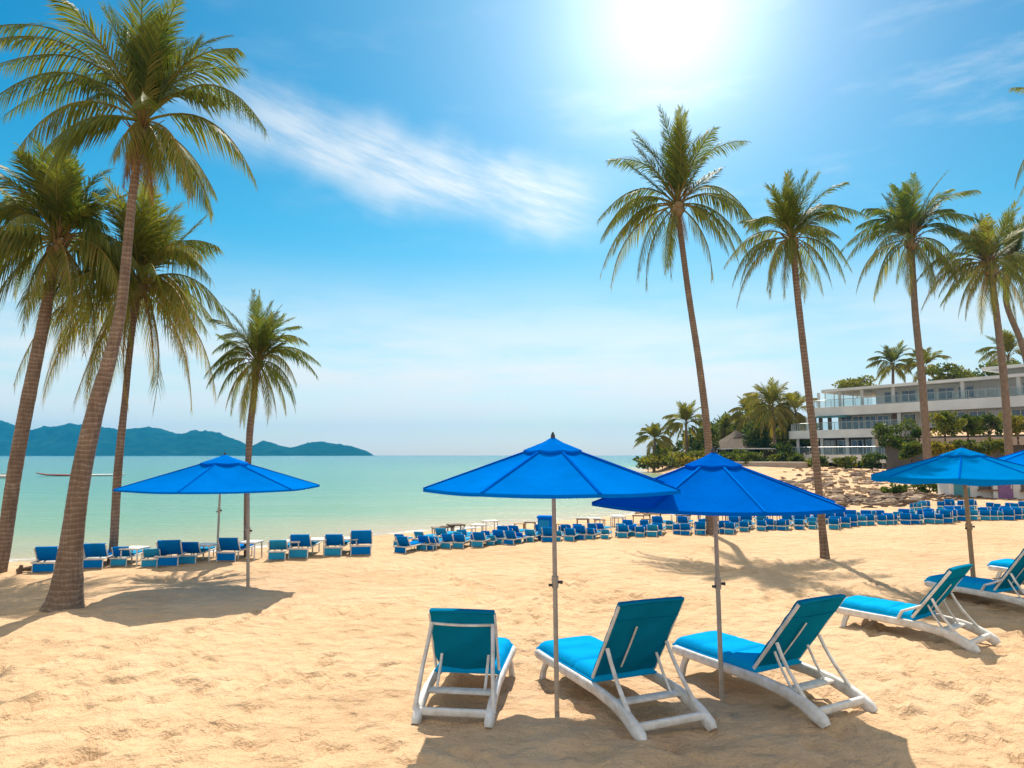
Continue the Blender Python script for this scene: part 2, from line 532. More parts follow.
def base_height(X, Y):
    sd = shore_dist(X, Y)
    h = np.clip(WL + 0.13 * sd, -1.4, 0.0)
    land = smooth01(sd / 5.0)
    # low rise towards the hotel and the headland
    h = h + land * 0.5 * smooth01((Y - 45) / 40.0) * smooth01((X - 12) / 25.0)
    h = h + land * 2.2 * np.exp(-(((X - 33) / 11.0) ** 2 + ((Y - 106) / 12.0) ** 2))
    h = h + land * 5.0 * smooth01((Y - 100) / 40.0) * smooth01((X - 38) / 20.0)
    h = h + land * 6.0 * smooth01((np.abs(X + 0) - 60) / 80.0) * smooth01((X) / 30.0)
    und = (vnoise(X * 0.7, Y * 0.7, 1) - 0.5) * 0.07 + (vnoise(X * 0.22, Y * 0.22, 2) - 0.5) * 0.12
    return h + und * np.clip(land, 0.1, 1), sd


def sand_height(X, Y):
    h, sd = base_height(X, Y)
    near = np.clip(1.2 - Y / 22.0, 0, 1) * smooth01(sd / 2.0)
    h = h + near * ((vnoise(X * 2.1, Y * 2.1, 3) - 0.5) * 0.045 + (vnoise(X * 5.2, Y * 5.2, 5) - 0.5) * 0.042 + (vnoise(X * 9, Y * 9, 6) - 0.5) * 0.028)
    return h, sd


def gz(x, y):
    return float(sand_height(np.array([float(x)]), np.array([float(y)]))[0][0])


NU, NV = 560, 430
U = np.linspace(-1.55, 1.55, NU)
U = U * (0.55 + 0.45 * np.abs(U) / 1.55)      # finer in the middle
Vv = 3.0 * np.exp(np.linspace(0, math.log(180 / 3.0), NV)) + 0.0
Vv = np.concatenate([[-40, -25, -15, -8, -4, -1, 1, 2.2], Vv])
UU, VV = np.meshgrid(U, Vv)
XX = UU * (np.abs(VV) + 6.0) * 1.25
HH, SD = sand_height(XX, VV)
for fx, fy, fa in FOOT:
    msk = (np.abs(XX - fx) < 0.5) & (np.abs(VV - fy) < 0.5)
    if not msk.any(): continue
    lx = (XX[msk] - fx) * math.cos(fa) + (VV[msk] - fy) * math.sin(fa)
    ly = -(XX[msk] - fx) * math.sin(fa) + (VV[msk] - fy) * math.cos(fa)
    r2 = (lx / 0.14) ** 2 + (ly / 0.075) ** 2
    HH[msk] += -0.06 * np.exp(-r2 * 1.3) + 0.018 * np.exp(-((np.sqrt(r2) - 1.5) ** 2) * 4)


def grid_mesh(name, X, Y, Z, mt, attr=None):
    nv, nu = X.shape
    co = np.stack([X, Y, Z], -1).reshape(-1, 3)
    idx = np.arange(nv * nu).reshape(nv, nu)
    q = np.stack([idx[:-1, :-1], idx[:-1, 1:], idx[1:, 1:], idx[1:, :-1]], -1).reshape(-1, 4)
    me = bpy.data.meshes.new(name)
    me.vertices.add(len(co)); me.vertices.foreach_set('co', co.astype(np.float32).ravel())
    me.loops.add(q.size); me.loops.foreach_set('vertex_index', q.ravel().astype(np.int32))
    me.polygons.add(len(q)); me.polygons.foreach_set('loop_start', (np.arange(len(q)) * 4).astype(np.int32))
    me.polygons.foreach_set('use_smooth', np.ones(len(q), bool))
    me.update(calc_edges=True)
    if attr is not None:
        a = me.attributes.new(attr[0], 'FLOAT', 'POINT')
        a.data.foreach_set('value', attr[1].astype(np.float32).ravel())
    me.materials.append(mt)
    o = bpy.data.objects.new(name, me)
    col.objects.link(o)
    return o


tag(grid_mesh('sand_beach', XX, VV, HH, M['sand']), kind='structure')

SU = np.linspace(-1.0, 1.0, 260)
SV = 8.0 * np.exp(np.linspace(0, math.log(3450 / 8.0), 340))
SUU, SVV = np.meshgrid(SU, SV)
SX = SUU * np.minimum(SVV * 1.9 + 25, 3600)
sdw = -shore_dist(SX, SVV)
depth = 1 - np.exp(-np.clip(sdw, 0, None) / 26.0)
depth = 0.86 * depth + 0.14 * smooth01(np.log(np.clip(SVV, 60, 3000) / 60) / math.log(50))
tag(grid_mesh('sea', SX, SVV, np.full(SX.shape, WL), M['sea'], ('shore', depth)), kind='structure')

# far hills across the bay
prof = [(-260, 436), (-180, 418), (-110, 410), (-60, 414), (-20, 418), (0, 421), (12, 426), (22, 432), (34, 428), (52, 426), (68, 423), (84, 425), (100, 427),
        (116, 429), (130, 428), (148, 427), (160, 430), (176, 434), (190, 431), (205, 431), (220, 434), (236, 440), (250, 446), (262, 441), (275, 444), (290, 447),
        (305, 444), (322, 442), (340, 444), (355, 448), (368, 452), (376, 456.5)]
D0 = 2600.0
hx = np.interp(np.arange(-260, 377, 1.5), [p[0] for p in prof], [p[1] for p in prof])
pxs = np.arange(-260, 377, 1.5)
rows = np.linspace(-1, 1, 41)
HX = np.zeros((41, len(pxs))); HY = HX.copy(); HZ = HX.copy()
for i, t in enumerate(rows):
    Yd = D0 + 420 * t
    xs = np.array([at(p, 455, D0).x for p in pxs])
    top = np.array([at(p, q, D0).z for p, q in zip(pxs, hx)])
    nzr = vnoise(xs / 110 + 50, np.full_like(xs, Yd / 110), 9) * 0.5 + vnoise(xs / 42 + 9, np.full_like(xs, Yd / 42), 11) * 0.3 + vnoise(xs / 17, np.full_like(xs, Yd / 17), 12) * 0.2
    bell = (1 - abs(t) ** 1.6)
    k = bell * (1 - (0.55 * (1 - bell) + 0.0) * 0 + (nzr - 0.5) * 0.7 * (1 - np.exp(-((t) / 0.25) ** 2)))
    HX[i] = xs * (Yd / D0); HY[i] = Yd; HZ[i] = np.where(top > 0, top * k, -4) - 2
    if abs(t) < 0.01: HZ[i] = top + ((vnoise(xs / 9, xs * 0, 21) - 0.5) * 4.0 + (vnoise(xs / 31, xs * 0, 22) - 0.5) * 9.0) * np.clip(top / 40, 0, 1)
tag(grid_mesh('hills', HX, HY, HZ, M['hill']), kind='structure')

# the air between here and the hills
hz = MB()
hz.box((0, 1650, 73), (7400, 3700, 156))
mh = bpy.data.materials.new('haze_air')
mh.use_nodes = True
t = mh.node_tree
t.nodes.clear()
ho = t.nodes.new('ShaderNodeOutputMaterial')
pv = t.nodes.new('ShaderNodeVolumePrincipled')
pv.inputs['Color'].default_value = (0.02, 0.46, 0.92, 1)
pv.inputs['Density'].default_value = 0.00018
pv.inputs['Anisotropy'].default_value = 0.0
t.links.new(pv.outputs[0], ho.inputs['Volume'])
tag(hz.build('haze', mh), kind='stuff')


# ------------------------------------------------------------------ hotel
def lerp(a, b, t): return a + (b - a) * t


HA = Vector((40.5, 96.0, 0)); HB = Vector((58.0, 70.0, 0))       # facade line, far end to near end
HD = (HB - HA).normalized()
HN = Vector((HD.y, -HD.x, 0))                                     # out towards beach
if HN.y > 0: HN = -HN
HL = (HB - HA).length


def hp(s, o): return HA + HD * s + HN * o


hotel = empty('hotel', (HA.x, HA.y, 0))
tag(hotel, 'long white three-storey hotel with stacked curving terraces behind the rocky slope', 'hotel')
HO = Vector((HA.x, HA.y, 0))


def hprism(m_, sofs, z0, z1):
    m_.prism([tuple((hp(s, o) - HO)[:2]) for s, o in sofs], z0, z1)


GZ = 0.2
mb = MB()
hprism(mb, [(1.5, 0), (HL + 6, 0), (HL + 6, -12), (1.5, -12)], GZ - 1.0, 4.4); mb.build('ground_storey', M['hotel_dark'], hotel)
mb = MB()
hprism(mb, [(4, -0.8), (HL + 6, -0.8), (HL + 6, -12), (4, -12)], 5.4, 7.5); mb.build('middle_storey', M['hotel_wall'], hotel)
mb = MB()
hprism(mb, [(9, -1.2), (HL + 6, -1.2), (HL + 6, -11), (9, -11)], 8.35, 10.5); mb.build('upper_storey', M['hotel_white'], hotel)


def tip(s0, s1, out, back, n=10, r=2.5):
    """plan outline of a terrace with a rounded far end"""
    pts = []
    for i in range(n + 1):
        a = math.pi * 0.5 * i / n
        pts.append((s0 + r - r * math.sin(a) if False else s0 + r * (1 - math.sin(a)), out - r + r * math.sin(a) if False else out - r * (1 - math.sin(math.pi / 2 - 0) ) - r * (1 - math.cos(a)) * 0 ))
    # simple rounded corner at (s0,out)
    pts = [(s0, back)]
    for i in range(n + 1):
        a = math.pi * 0.5 * i / n
        pts.append((s0 + r - r * math.cos(a), out - r + r * math.sin(a)))
    pts += [(s1, out), (s1, back)]
    return pts


for nm, (s0, s1, out), (z0, z1) in [('terrace', (-1.5, 17.5, 4.5), (1.25, 2.25)), ('terrace', (-2.5, 13.5, 2.4), (4.4, 5.45)), ('terrace', (0.0, HL + 6, 1.6), (7.3, 8.45))]:
    mb = MB()
    hprism(mb, tip(s0, s1, out, -2.0), z0, z1)
    t_ = mb.build(nm, M['hotel_white'], hotel)
    mb = MB()
    # glass railing with posts
    sh_ = [p for p in tip(s0 + 0.25, s1, out - 0.25, -1.0)][1:-1]
    rp = MB(); pp = MB()
    for (sa, oa), (sb, ob) in zip(sh_[:-1], sh_[1:]):
        pa = hp(sa, oa) - HO; pb = hp(sb, ob) - HO
        rp.tube([(pa.x, pa.y, z1 + 0.95), (pb.x, pb.y, z1 + 0.95)], 0.04, 6)
        L_ = (pb - pa).length
        for q in range(max(1, int(L_ / 1.6))):
            c = pa.lerp(pb, q / max(1, int(L_ / 1.6)))
            rp.tube([(c.x, c.y, z1), (c.x, c.y, z1 + 0.95)], 0.035, 6)
        pp.add([(pa.x, pa.y, z1 + 0.08), (pb.x, pb.y, z1 + 0.08), (pb.x, pb.y, z1 + 0.86), (pa.x, pa.y, z1 + 0.86)], [(0, 1, 2, 3)])
    rl = rp.build('railing', M['steel'], t_)
    pp.build('railing_glass', M['balcony_glass'], t_)

# right hand lower terrace wall
mb = MB(); hprism(mb, [(15.0, 10.5), (HL + 6, 10.5), (HL + 6, 1.0), (15.0, 1.0)], 3.15, 3.95); mb.build('front_terrace', M['terrace_pink'], hotel)
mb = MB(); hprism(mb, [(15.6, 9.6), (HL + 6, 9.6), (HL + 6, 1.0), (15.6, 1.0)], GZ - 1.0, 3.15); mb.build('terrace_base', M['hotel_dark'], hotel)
# roof, thin with overhang, and a raised second roof
mb = MB(); hprism(mb, tip(2.2, HL + 6, 1.0, -12, r=1.5), 10.5, 10.85); rf = mb.build('roof', M['hotel_white'], hotel)
mb = MB(); hprism(mb, [(HL - 8, -1), (HL + 6, -1), (HL + 6, -9), (HL - 8, -9)], 10.85, 11.6); mb.build('roof_storey', M['hotel_wall'], rf)
mb = MB(); hprism(mb, [(HL - 9.5, 0.2), (HL + 6, 0.2), (HL + 6, -10), (HL - 9.5, -10)], 11.6, 11.95); mb.build('raised_roof', M['hotel_white'], rf)
# thin columns
for s, z0, z1, o in [(2.2, 8.45, 10.5, 0.6), (5.2, 8.45, 10.5, 0.6), (8.2, 8.45, 10.5, 0.6), (12.2, 8.45, 10.5, 0.7), (20, 8.45, 10.5, 0.7), (25.5, 8.45, 10.5, 0.7),
                     (-0.5, 2.25, 4.4, 1.6), (3, 2.25, 4.4, 1.6), (6.5, 2.25, 4.4, 1.6), (10, 2.25, 4.4, 1.6), (13.0, 5.45, 7.3, 1.2), (0.8, 5.45, 7.3, 1.2),
                     (-0.5, -0.8, 1.25, 3.4), (4, -0.8, 1.25, 3.4), (8, -0.8, 1.25, 3.4), (12, -0.8, 1.25, 3.4), (16, -0.8, 1.25, 3.4)]:
    mb = MB(); c = hp(s, o) - HO
    mb.box((c.x, c.y, (z0 + z1) / 2), (0.28, 0.28, z1 - z0)); mb.build('column', M['hotel_white'], hotel)
# dark lower porch behind columns
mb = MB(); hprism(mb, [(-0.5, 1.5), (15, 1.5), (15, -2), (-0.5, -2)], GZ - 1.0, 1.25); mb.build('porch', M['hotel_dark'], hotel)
rnd = random.Random(5)


def window(s, wd, z0, z1, o, bars=1, mframe='hotel_white'):
    fm = MB(); gm = MB()
    rot = Matrix.Rotation(math.atan2(HD.y, HD.x), 4, 'Z')
    c = hp(s, o) - HO
    T = Matrix.Translation((c.x, c.y, (z0 + z1) / 2)) @ rot
    hgt = z1 - z0
    for x in [-wd / 2] + [(-wd / 2 + wd * (k + 1) / (bars + 1)) for k in range(bars)] + [wd / 2]:
        fm.box((x, 0, 0), (0.09, 0.16, hgt + 0.08), T)
    for z in (-hgt / 2, hgt / 2):
        fm.box((0, -0.004, z), (wd + 0.09, 0.15, 0.09), T)
    f = fm.build('window', M[mframe], hotel)
    gm.box((0, 0.0, 0), (wd - 0.05, 0.05, hgt - 0.05), T)
    gm.build('pane', M['glass'], f)


s = 11.0
for k in range(8):
    window(s, 1.7, 8.75, 10.1, -1.16, 1); s += 2.15
for k in range(6):
    window(5.2 + k * 1.62, 1.4, 5.55, 7.15, -0.76, 1)
for k in range(7):
    window(16.6 + k * 2.1, 1.7, 5.55, 7.15, -0.76, 1)
for k in range(6):
    window(3.2 + k * 1.9, 1.5, 2.35, 4.1, 0.04, 1, 'steel')
# glass pavilion on the far end of the upper terrace, wooden screens on the middle one
gp = MB(); gf = MB()
for s0 in [2.4, 3.7, 5.0, 6.3, 7.6]:
    c0, c1 = hp(s0, -0.6) - HO, hp(s0 + 1.25, -0.6) - HO
    gp.add([(c0.x, c0.y, 8.5), (c1.x, c1.y, 8.5), (c1.x, c1.y, 10.4), (c0.x, c0.y, 10.4)], [(0, 1, 2, 3)])
    gf.tube([(c0.x, c0.y, 8.45), (c0.x, c0.y, 10.5)], 0.06, 6)
pv_ = gf.build('pavilion_frame', M['hotel_white'], hotel)
gp.build('pavilion_glass', M['balcony_glass'], pv_)
for s0 in (1.2, 2.1, 3.4, 11.9):
    mb = MB(); c = hp(s0, 0.2) - HO
    mb.box((c.x, c.y, 6.35), (0.5, 0.12, 1.8)); mb.build('screen', M['wood'], hotel)
# deck chairs / awning shapes on terraces
mb = MB(); c = hp(4.5, 1.2) - HO
rot = Matrix.Rotation(math.atan2(HD.y, HD.x), 4, 'Z')
mb.box((0, 0, 0), (4.2, 1.6, 0.12), Matrix.Translation((c.x, c.y, 7.15)) @ rot); mb.build('awning', M['teal_paint'], hotel)


# ------------------------------------------------------------------ vegetation
def leaf_strip(mb, p0, d, L, wd, side, droop, tint):
    p1 = p0 + d * (L * 0.5) - Vector((0, 0, droop * L * 0.16))
    p2 = p0 + d * (L * 0.93) - Vector((0, 0, droop * L * 0.62))
    o = side * wd
    mb.add([p0 - o * 0.45, p0 + o * 0.45, p1 + o * 0.5, p1 - o * 0.5, p2], [(0, 1, 2, 3), (3, 2, 4)], tint)


def frond(mb, c, tipv, rnd, n, lmax, lw, bulge, tint, stalk=0.16, rach=0.02, droop=0.7):
    """a feather frond from c to c+tipv: arched rachis with leaflets to both sides"""
    L = tipv.length
    lmax = lmax * (0.78 if tipv.z < 0.55 * L else 1.0)
    up = Vector((0, 0, 1))
    hdir = Vector((tipv.x, tipv.y, 0))
    hdir = hdir.normalized() if hdir.length > 1e-3 else Vector((1, 0, 0))
    el_ = math.atan2(tipv.z, math.hypot(tipv.x, tipv.y))
    bv = (up * max(0.15, math.cos(el_)) + hdir * max(0.0, -math.sin(el_)) * 0.8 - hdir * max(0, math.sin(el_)) * 0.3) * (bulge * L)
    wob = Vector((rnd.uniform(-1, 1), rnd.uniform(-1, 1), 0)) * L * 0.04
    def P(s_): return c + tipv * s_ + (bv * 4.0 + wob * 3) * (s_ * (1 - s_) * (1.15 - 0.3 * s_))
    K = 12
    pts = [P(i / K) for i in range(K + 1)]
    a0 = len(mb.v)
    mb.sweep(pts, [rach * (1 - 0.85 * i / K) for i in range(K + 1)], [rach * (1 - 0.85 * i / K) for i in range(K + 1)], 4, up=(0.05, 0.02, 1), cap=False)
    if mb.t is not None:
        del mb.t[a0:]
        mb.t.extend([min(1.0, tint + 0.25)] * (len(mb.v) - a0))
    roll = rnd.uniform(-0.5, 0.5)
    n = int(n * 1.0)
    lw = lw * 0.62
    for i in range(n):
        s_ = stalk + (1 - stalk) * (i + rnd.random() * 0.6) / n
        s_ = min(s_, 0.995)
        p = P(s_)
        tg = (P(min(1, s_ + 0.02)) - P(max(0, s_ - 0.02))).normalized()
        sx = tg.cross(up)
        if sx.length < 0.05: sx = tg.cross(Vector((rnd.uniform(-1, 1), rnd.uniform(-1, 1), 0)))
        sx.normalize()
        nx = sx.cross(tg).normalized()
        cr, sr = math.cos(roll), math.sin(roll)
        sx, nx = sx * cr + nx * sr, nx * cr - sx * sr
        u = (s_ - stalk) / (1 - stalk)
        ll = lmax * (0.50 + 0.62 * math.sin(math.pi * min(1, u * 1.0 + 0.12)) ** 0.8) * (1 - 0.35 * u)
        for sg in (-1, 1):
            if rnd.random() < 0.05: continue
            fwd_ = 0.62 + 0.75 * u + 0.35 * max(0.0, tg.z) + rnd.uniform(-0.14, 0.14)
            hang = max(0.0, 1.0 - max(0.0, tg.z) * 1.6)
            d = (sx * sg * (1.0 - 0.2 * u - 0.25 * hang) + tg * (fwd_ - 0.15 * hang) + nx * rnd.uniform(0.05, 0.35) * (1 - 0.7 * hang) - up * (0.62 * hang)).normalized()
            leaf_strip(mb, p, d, ll * rnd.uniform(0.8, 1.12), lw * rnd.uniform(0.8, 1.2), tg, droop * rnd.uniform(0.6, 1.3) * (1.0 - 0.55 * max(0.0, tg.z)),
                       max(0.0, min(1.0, tint + rnd.uniform(-0.2, 0.22) + 0.18 * max(0, u - 0.75))))


def palm(label, trunk, Yb, Yc, tips, seed, nleaf=42, lscale=0.30, lwpx=1.5, extra=10,  base_z=0.0, group='tall coconut palms on the beach',
         name='palm_tree', matl='palm_leaf', skirt=5, tintb=0.28, crown_scale=1.04):
    tintb += 0.02
    """trunk: [(px,py,width_px)...] base first; tips: frond tips as pixel offsets from the crown centre"""
    rnd = random.Random(seed)
    tips = [(a * crown_scale, b_ * crown_scale) for a, b_ in tips]
    k = len(trunk)
    tot = trunk[0][1] - trunk[-1][1]
    P3 = []; RR = []
    for (x, y, wp) in trunk:
        f_ = (trunk[0][1] - y) / tot
        Y = Yb + (Yc - Yb) * f_
        P3.append(at(x, y, Y)); RR.append(wp * (0.46 if name == 'palm_tree' and trunk[0][0] < 200 else 0.40) * Y / F)
    root = empty(name, P3[0])
    tag(root, label, 'palm tree', group)
    O = Vector(P3[0])
    # dense path by Catmull-Rom
    pts = []; rad = []
    for i in range(k - 1):
        p0 = P3[max(0, i - 1)]; p1 = P3[i]; p2 = P3[i + 1]; p3 = P3[min(k - 1, i + 2)]
        seg = max(6, int((p2 - p1).length / 0.07)) if name == 'palm_tree' else 8
        for q in range(seg):
            t_ = q / seg
            pts.append(0.5 * ((2 * p1) + (p2 - p0) * t_ + (2 * p0 - 5 * p1 + 4 * p2 - p3) * t_ * t_ + (3 * p1 - p0 - 3 * p2 + p3) * t_ ** 3))
            rad.append(RR[i] + (RR[i + 1] - RR[i]) * t_)
    pts.append(P3[-1]); rad.append(RR[-1])
    pts = [p - O for p in pts]
    rr = []
    for i, r_ in enumerate(rad):
        rr.append(r_ * (1.0 + rnd.uniform(-0.022, 0.022)))
    pts.insert(0, pts[0] - (pts[1] - pts[0]).normalized() * 0.3); rr.insert(0, rr[0] * 1.05)
    tb = MB(); tb.sweep(pts, rr, rr, 14, up=(0.03, 1, 0.02)); tb.build('trunk', M['bark'], root, smooth=True)
    c = pts[-1]
    sc_ = Yc / F
    # crown
    cm = MB(); cm.t = []
    mean = sum(math.hypot(a, b_) for a, b_ in tips) / len(tips) * sc_
    lw = lwpx * sc_
    more_ = [((a + c_) / 2 * rnd.uniform(0.92, 1.08), (b_ + d_) / 2 * rnd.uniform(0.92, 1.08)) for (a, b_), (c_, d_) in zip(tips, tips[1:]) if math.hypot(a - c_, b_ - d_) < 0.75 * math.hypot(a, b_)]
    for (dx, dy) in tips + more_:
        Lp = math.hypot(dx, dy) * sc_
        dY = rnd.uniform(-0.55, 0.55) * mean * (0.9 if Lp > 0.6 * mean else 1.5)
        v = Vector((dx * sc_, dY, -dy * sc_))
        e_ = math.atan2(-dy, abs(dx) + 1e-3)
        bl = 0.05 + 0.17 * 1.3 * max(0.0, math.cos(e_ - 0.2)) + (0.05 if e_ < 0 else 0)
        tn = tintb + 0.16 * max(0, -e_) + rnd.uniform(-0.1, 0.14)
        frond(cm, c, v, rnd, nleaf, lscale * mean, lw, bl, tn, rach=max(0.012, 0.012 * mean), droop=0.55 + 0.3 * max(0, math.cos(e_)))
    for q in range(max(6, int(extra * 0.8))):   # fronds that point towards and away from the camera
        a = (math.pi / 2 if q % 2 else -math.pi / 2) + rnd.uniform(-0.75, 0.75)
        e_ = rnd.choice([rnd.uniform(-0.8, -0.1), rnd.uniform(0.5, 1.25)])
        L_ = mean * rnd.uniform(0.8, 1.1)
        v = Vector((math.cos(a) * math.cos(e_), math.sin(a) * math.cos(e_), math.sin(e_))) * L_
        frond(cm, c, v, rnd, nleaf, lscale * mean, lw, 0.16, tintb + 0.1 * max(0, -e_) + rnd.uniform(-0.08, 0.12), rach=max(0.012, 0.012 * mean))
    if skirt:
        for q in range(7):   # the young upright fronds of the heart
            e_ = R(rnd.uniform(30, 150))
            v = Vector((math.cos(e_), rnd.uniform(-0.35, 0.35), math.sin(e_))) * mean * rnd.uniform(0.62, 0.95)
            frond(cm, c, v, rnd, nleaf, lscale * mean * 0.9, lw, 0.04, tintb + rnd.uniform(-0.12, 0.2), rach=max(0.012, 0.012 * mean))
    cm.build('crown', M[matl], root)
    if skirt:
        dm = MB(); dm.t = []
        for q in range(skirt):
            a = rnd.uniform(0, 6.28)
            v = Vector((math.cos(a) * 0.28, math.sin(a) * 0.28, -rnd.uniform(0.6, 0.95))) * mean * rnd.uniform(0.35, 0.7)
            frond(dm, c - Vector((0, 0, 0.02 * mean)), v, rnd, max(10, nleaf // 2), lscale * mean * 0.6, lw * 0.8, 0.10, rnd.uniform(0.2, 0.8), droop=1.0)
        # nuts hanging in the head of the crown
        for q in range(7):
            a = rnd.uniform(0, 6.28); rn = 0.055 * mean
            p = c + Vector((math.cos(a) * (r1_ := RR[-1]) * 1.3, math.sin(a) * r1_ * 1.3, -rnd.uniform(0.02, 0.13) * mean))
            nm_ = MB(); nm_.sweep([p + Vector((0, 0, z_ * rn)) for z_ in (-1, -0.8, -0.3, 0.3, 0.8, 1)], [rn * k_ for k_ in (0.15, 0.6, 0.95, 0.95, 0.6, 0.15)], [rn * k_ for k_ in (0.15, 0.6, 0.95, 0.95, 0.6, 0.15)], 8, up=(0, 1, 0))
            nm_.build('coconut', M['coconut'], root, smooth=True)
        # leaf sheaths and stalk stubs round the head of the trunk
        r1 = RR[-1]
        for q in range(26):
            a = rnd.uniform(0, 6.28); z_ = rnd.uniform(-0.22, 0.12) * mean
            p = c + Vector((math.cos(a) * r1 * 0.7, math.sin(a) * r1 * 0.7, z_))
            e2 = p + Vector((math.cos(a) * 0.16, math.sin(a) * 0.16, rnd.uniform(0.10, 0.24))) * mean
            n0_ = len(dm.v)
            dm.sweep([p, p.lerp(e2, 0.5), e2], [r1 * 0.34, r1 * 0.2, r1 * 0.08], [r1 * 0.3, r1 * 0.2, r1 * 0.1], 5, up=(0.1, 0.2, 1))
            del dm.t[n0_:]; dm.t.extend([rnd.uniform(0.0, 0.6)] * (len(dm.v) - n0_))
        dm.build('dead_fronds', M['dead_leaf'], root)
    return root


def gY(py, z=0.0): return ground(512, py, z).y


palm('tallest palm, thick flared leaning trunk nearest the camera beside the left parasol',
     [(63, 610, 43), (66.5, 590, 32), (72, 540, 22), (82, 470, 19.5), (98, 400, 17), (112, 350, 13.5), (122, 300, 11), (132, 200, 9), (143, 122, 8)], gY(609), gY(609) * 1.02,
     [(-158, -82), (-150, -48), (-148, 10), (-66, 72), (-58, -112), (-15, -140), (20, -135), (62, -118), (98, -70), (134, 22), (68, 92), (30, 60), (-20, 62), (-120, -20), (40, -90), (-90, -65), (82, -20), (-40, -120)],
     11, nleaf=66, lscale=0.36, lwpx=2.6, extra=12, skirt=9)
palm('dense palm with drooping crown at the left edge, its trunk leaning in from the frame',
     [(-2, 573, 16), (4, 545, 14), (15, 470, 14), (28, 400, 14), (44, 320, 12), (58, 240, 9)], gY(573), gY(573),
     [(-70, -60), (-75, -20), (-85, 25), (-70, 75), (-45, 110), (-10, 120), (30, 120), (60, 100), (70, 60), (62, 10), (50, -30), (5, -85), (-18, -80), (22, -70), (-42, -65), (40, 85), (-30, 90), (75, 30)],
     12, nleaf=56, lscale=0.40, lwpx=2.5, extra=26, tintb=0.30)
palm('yellowish palm between the tallest trunk and the small seaside palm, upright brown trunk',
     [(112, 563, 10.5), (114, 540, 8.6), (118, 470, 8.5), (125, 400, 6.8), (131, 340, 6.5), (139, 282, 6)], gY(563), gY(563),
     [(78, 6), (74, -28), (68, 62), (55, 100), (20, 115), (-25, 110), (-70, 105), (-90, 95), (-60, 50), (-30, -65), (10, -75), (35, -70), (-55, -30), (50, 45), (75, 35), (5, 90), (-45, 90), (30, -30)],
     13, nleaf=52, lscale=0.40, lwpx=2.2, extra=28, tintb=0.44, crown_scale=1.16)
palm('small slim palm rising behind the left parasol by the water',
     [(246, 557, 5.5), (246, 525, 5.5), (246.5, 495, 6), (248, 468, 7), (250, 430, 8.5), (254, 395, 8), (257, 362, 7)], gY(557), gY(557),
     [(60, 15), (55, -15), (45, 42), (28, 50), (5, 58), (-15, 62), (-38, 35), (-52, 12), (-52, -14), (-40, -40), (-18, -66), (0, -70), (18, -58), (36, -38), (48, 25), (-30, 50), (15, 62)],
     14, nleaf=44, lscale=0.30, lwpx=1.8, extra=7, skirt=3, tintb=0.30)
palm('tall palm with leaning trunk rising behind the middle right parasol, crown below the sun glare',
     [(709, 533, 11), (710, 500, 10), (708, 440, 9.2), (700, 370, 8.4), (688, 290, 7.6), (677, 205, 6.5)], gY(533), gY(533),
     [(76, -75), (92, 10), (78, 58), (42, 55), (-12, 78), (-48, 85), (-72, 62), (-76, 8), (-62, -58), (-18, -95), (8, -90), (38, -85), (30, 78), (-74, 30), (95, 35), (-40, -80), (24, -72), (-60, 40)],
     15, nleaf=52, lscale=0.29, lwpx=1.9, extra=8, skirt=3)
palm('palm on open sand between the middle parasols and the hotel, curved trunk with flared foot',
     [(825, 558, 12), (822, 525, 9), (815, 450, 9), (806, 370, 8.5), (797, 290, 8), (792, 238, 7)], gY(558), gY(558),
     [(44, -48), (58, -24), (70, -18), (55, 42), (25, 55), (5, 62), (-28, 62), (-52, 66), (-58, 20), (-42, -18), (-18, -62), (2, -70), (22, -60), (62, 30), (-50, 45), (40, -5), (-30, -45)],
     16, nleaf=46, lscale=0.31, lwpx=1.8, extra=8, skirt=3)
palm('palm in front of the hotel terraces, tall nearly upright trunk beside the round dark bush',
     [(929, 476, 10), (927, 450, 9.5), (925, 420, 9), (921, 370, 8.6), (915, 310, 8), (911, 240, 7)], 58, 58,
     [(58, -45), (65, -10), (66, 22), (42, 45), (15, 58), (-12, 60), (-42, 55), (-58, 40), (-62, 6), (-45, -32), (-18, -55), (6, -62), (25, -60), (40, -30), (-35, -10), (55, 36)],
     17, nleaf=46, lscale=0.31, lwpx=1.8, extra=8, skirt=3, base_z=2)
palm('yellow-green palm at the right edge in front of the hotel balcony',
     [(1011, 476, 10), (1009, 452, 9), (1007, 420, 9), (1003, 370, 8.6), (996, 310, 7.6), (990, 265, 7)], 56, 56,
     [(40, -35), (48, 5), (45, 35), (25, 55), (5, 62), (-20, 52), (-40, 45), (-62, 42), (-60, 10), (-42, -22), (-18, -48), (4, -56), (20, -52), (50, 20), (-50, 30)],
     18, nleaf=44, lscale=0.31, lwpx=1.8, extra=8, skirt=3, tintb=0.38)
palm('palm half out of the right edge, its thin trunk leaning right behind the yellow-green palm',
     [(1050, 473, 9), (1044, 452, 9), (1036, 400, 8), (1022, 345, 7), (1006, 300, 6.5), (1012, 262, 6)], 66, 66,
     [(30, -30), (45, 5), (40, 35), (20, 50), (-5, 55), (-25, 42), (-40, 20), (-35, -15), (-10, -45), (12, -50), (24, -45), (35, 30)],
     19, nleaf=40, lscale=0.33, lwpx=1.8, extra=6, skirt=2)
palm('palm standing outside the right edge with only its frond tips hanging into the frame',
     [(1112, 560, 14), (1104, 450, 12), (1098, 320, 11), (1090, 128, 9)], gY(560), gY(560),
     [(60, -60), (75, 0), (60, 60), (20, 80), (-45, 75), (-70, 58), (-72, -18), (-50, -60), (-10, -80), (30, -75), (-30, 80)],
     20, nleaf=44, lscale=0.31, lwpx=2.0, extra=6, skirt=3)

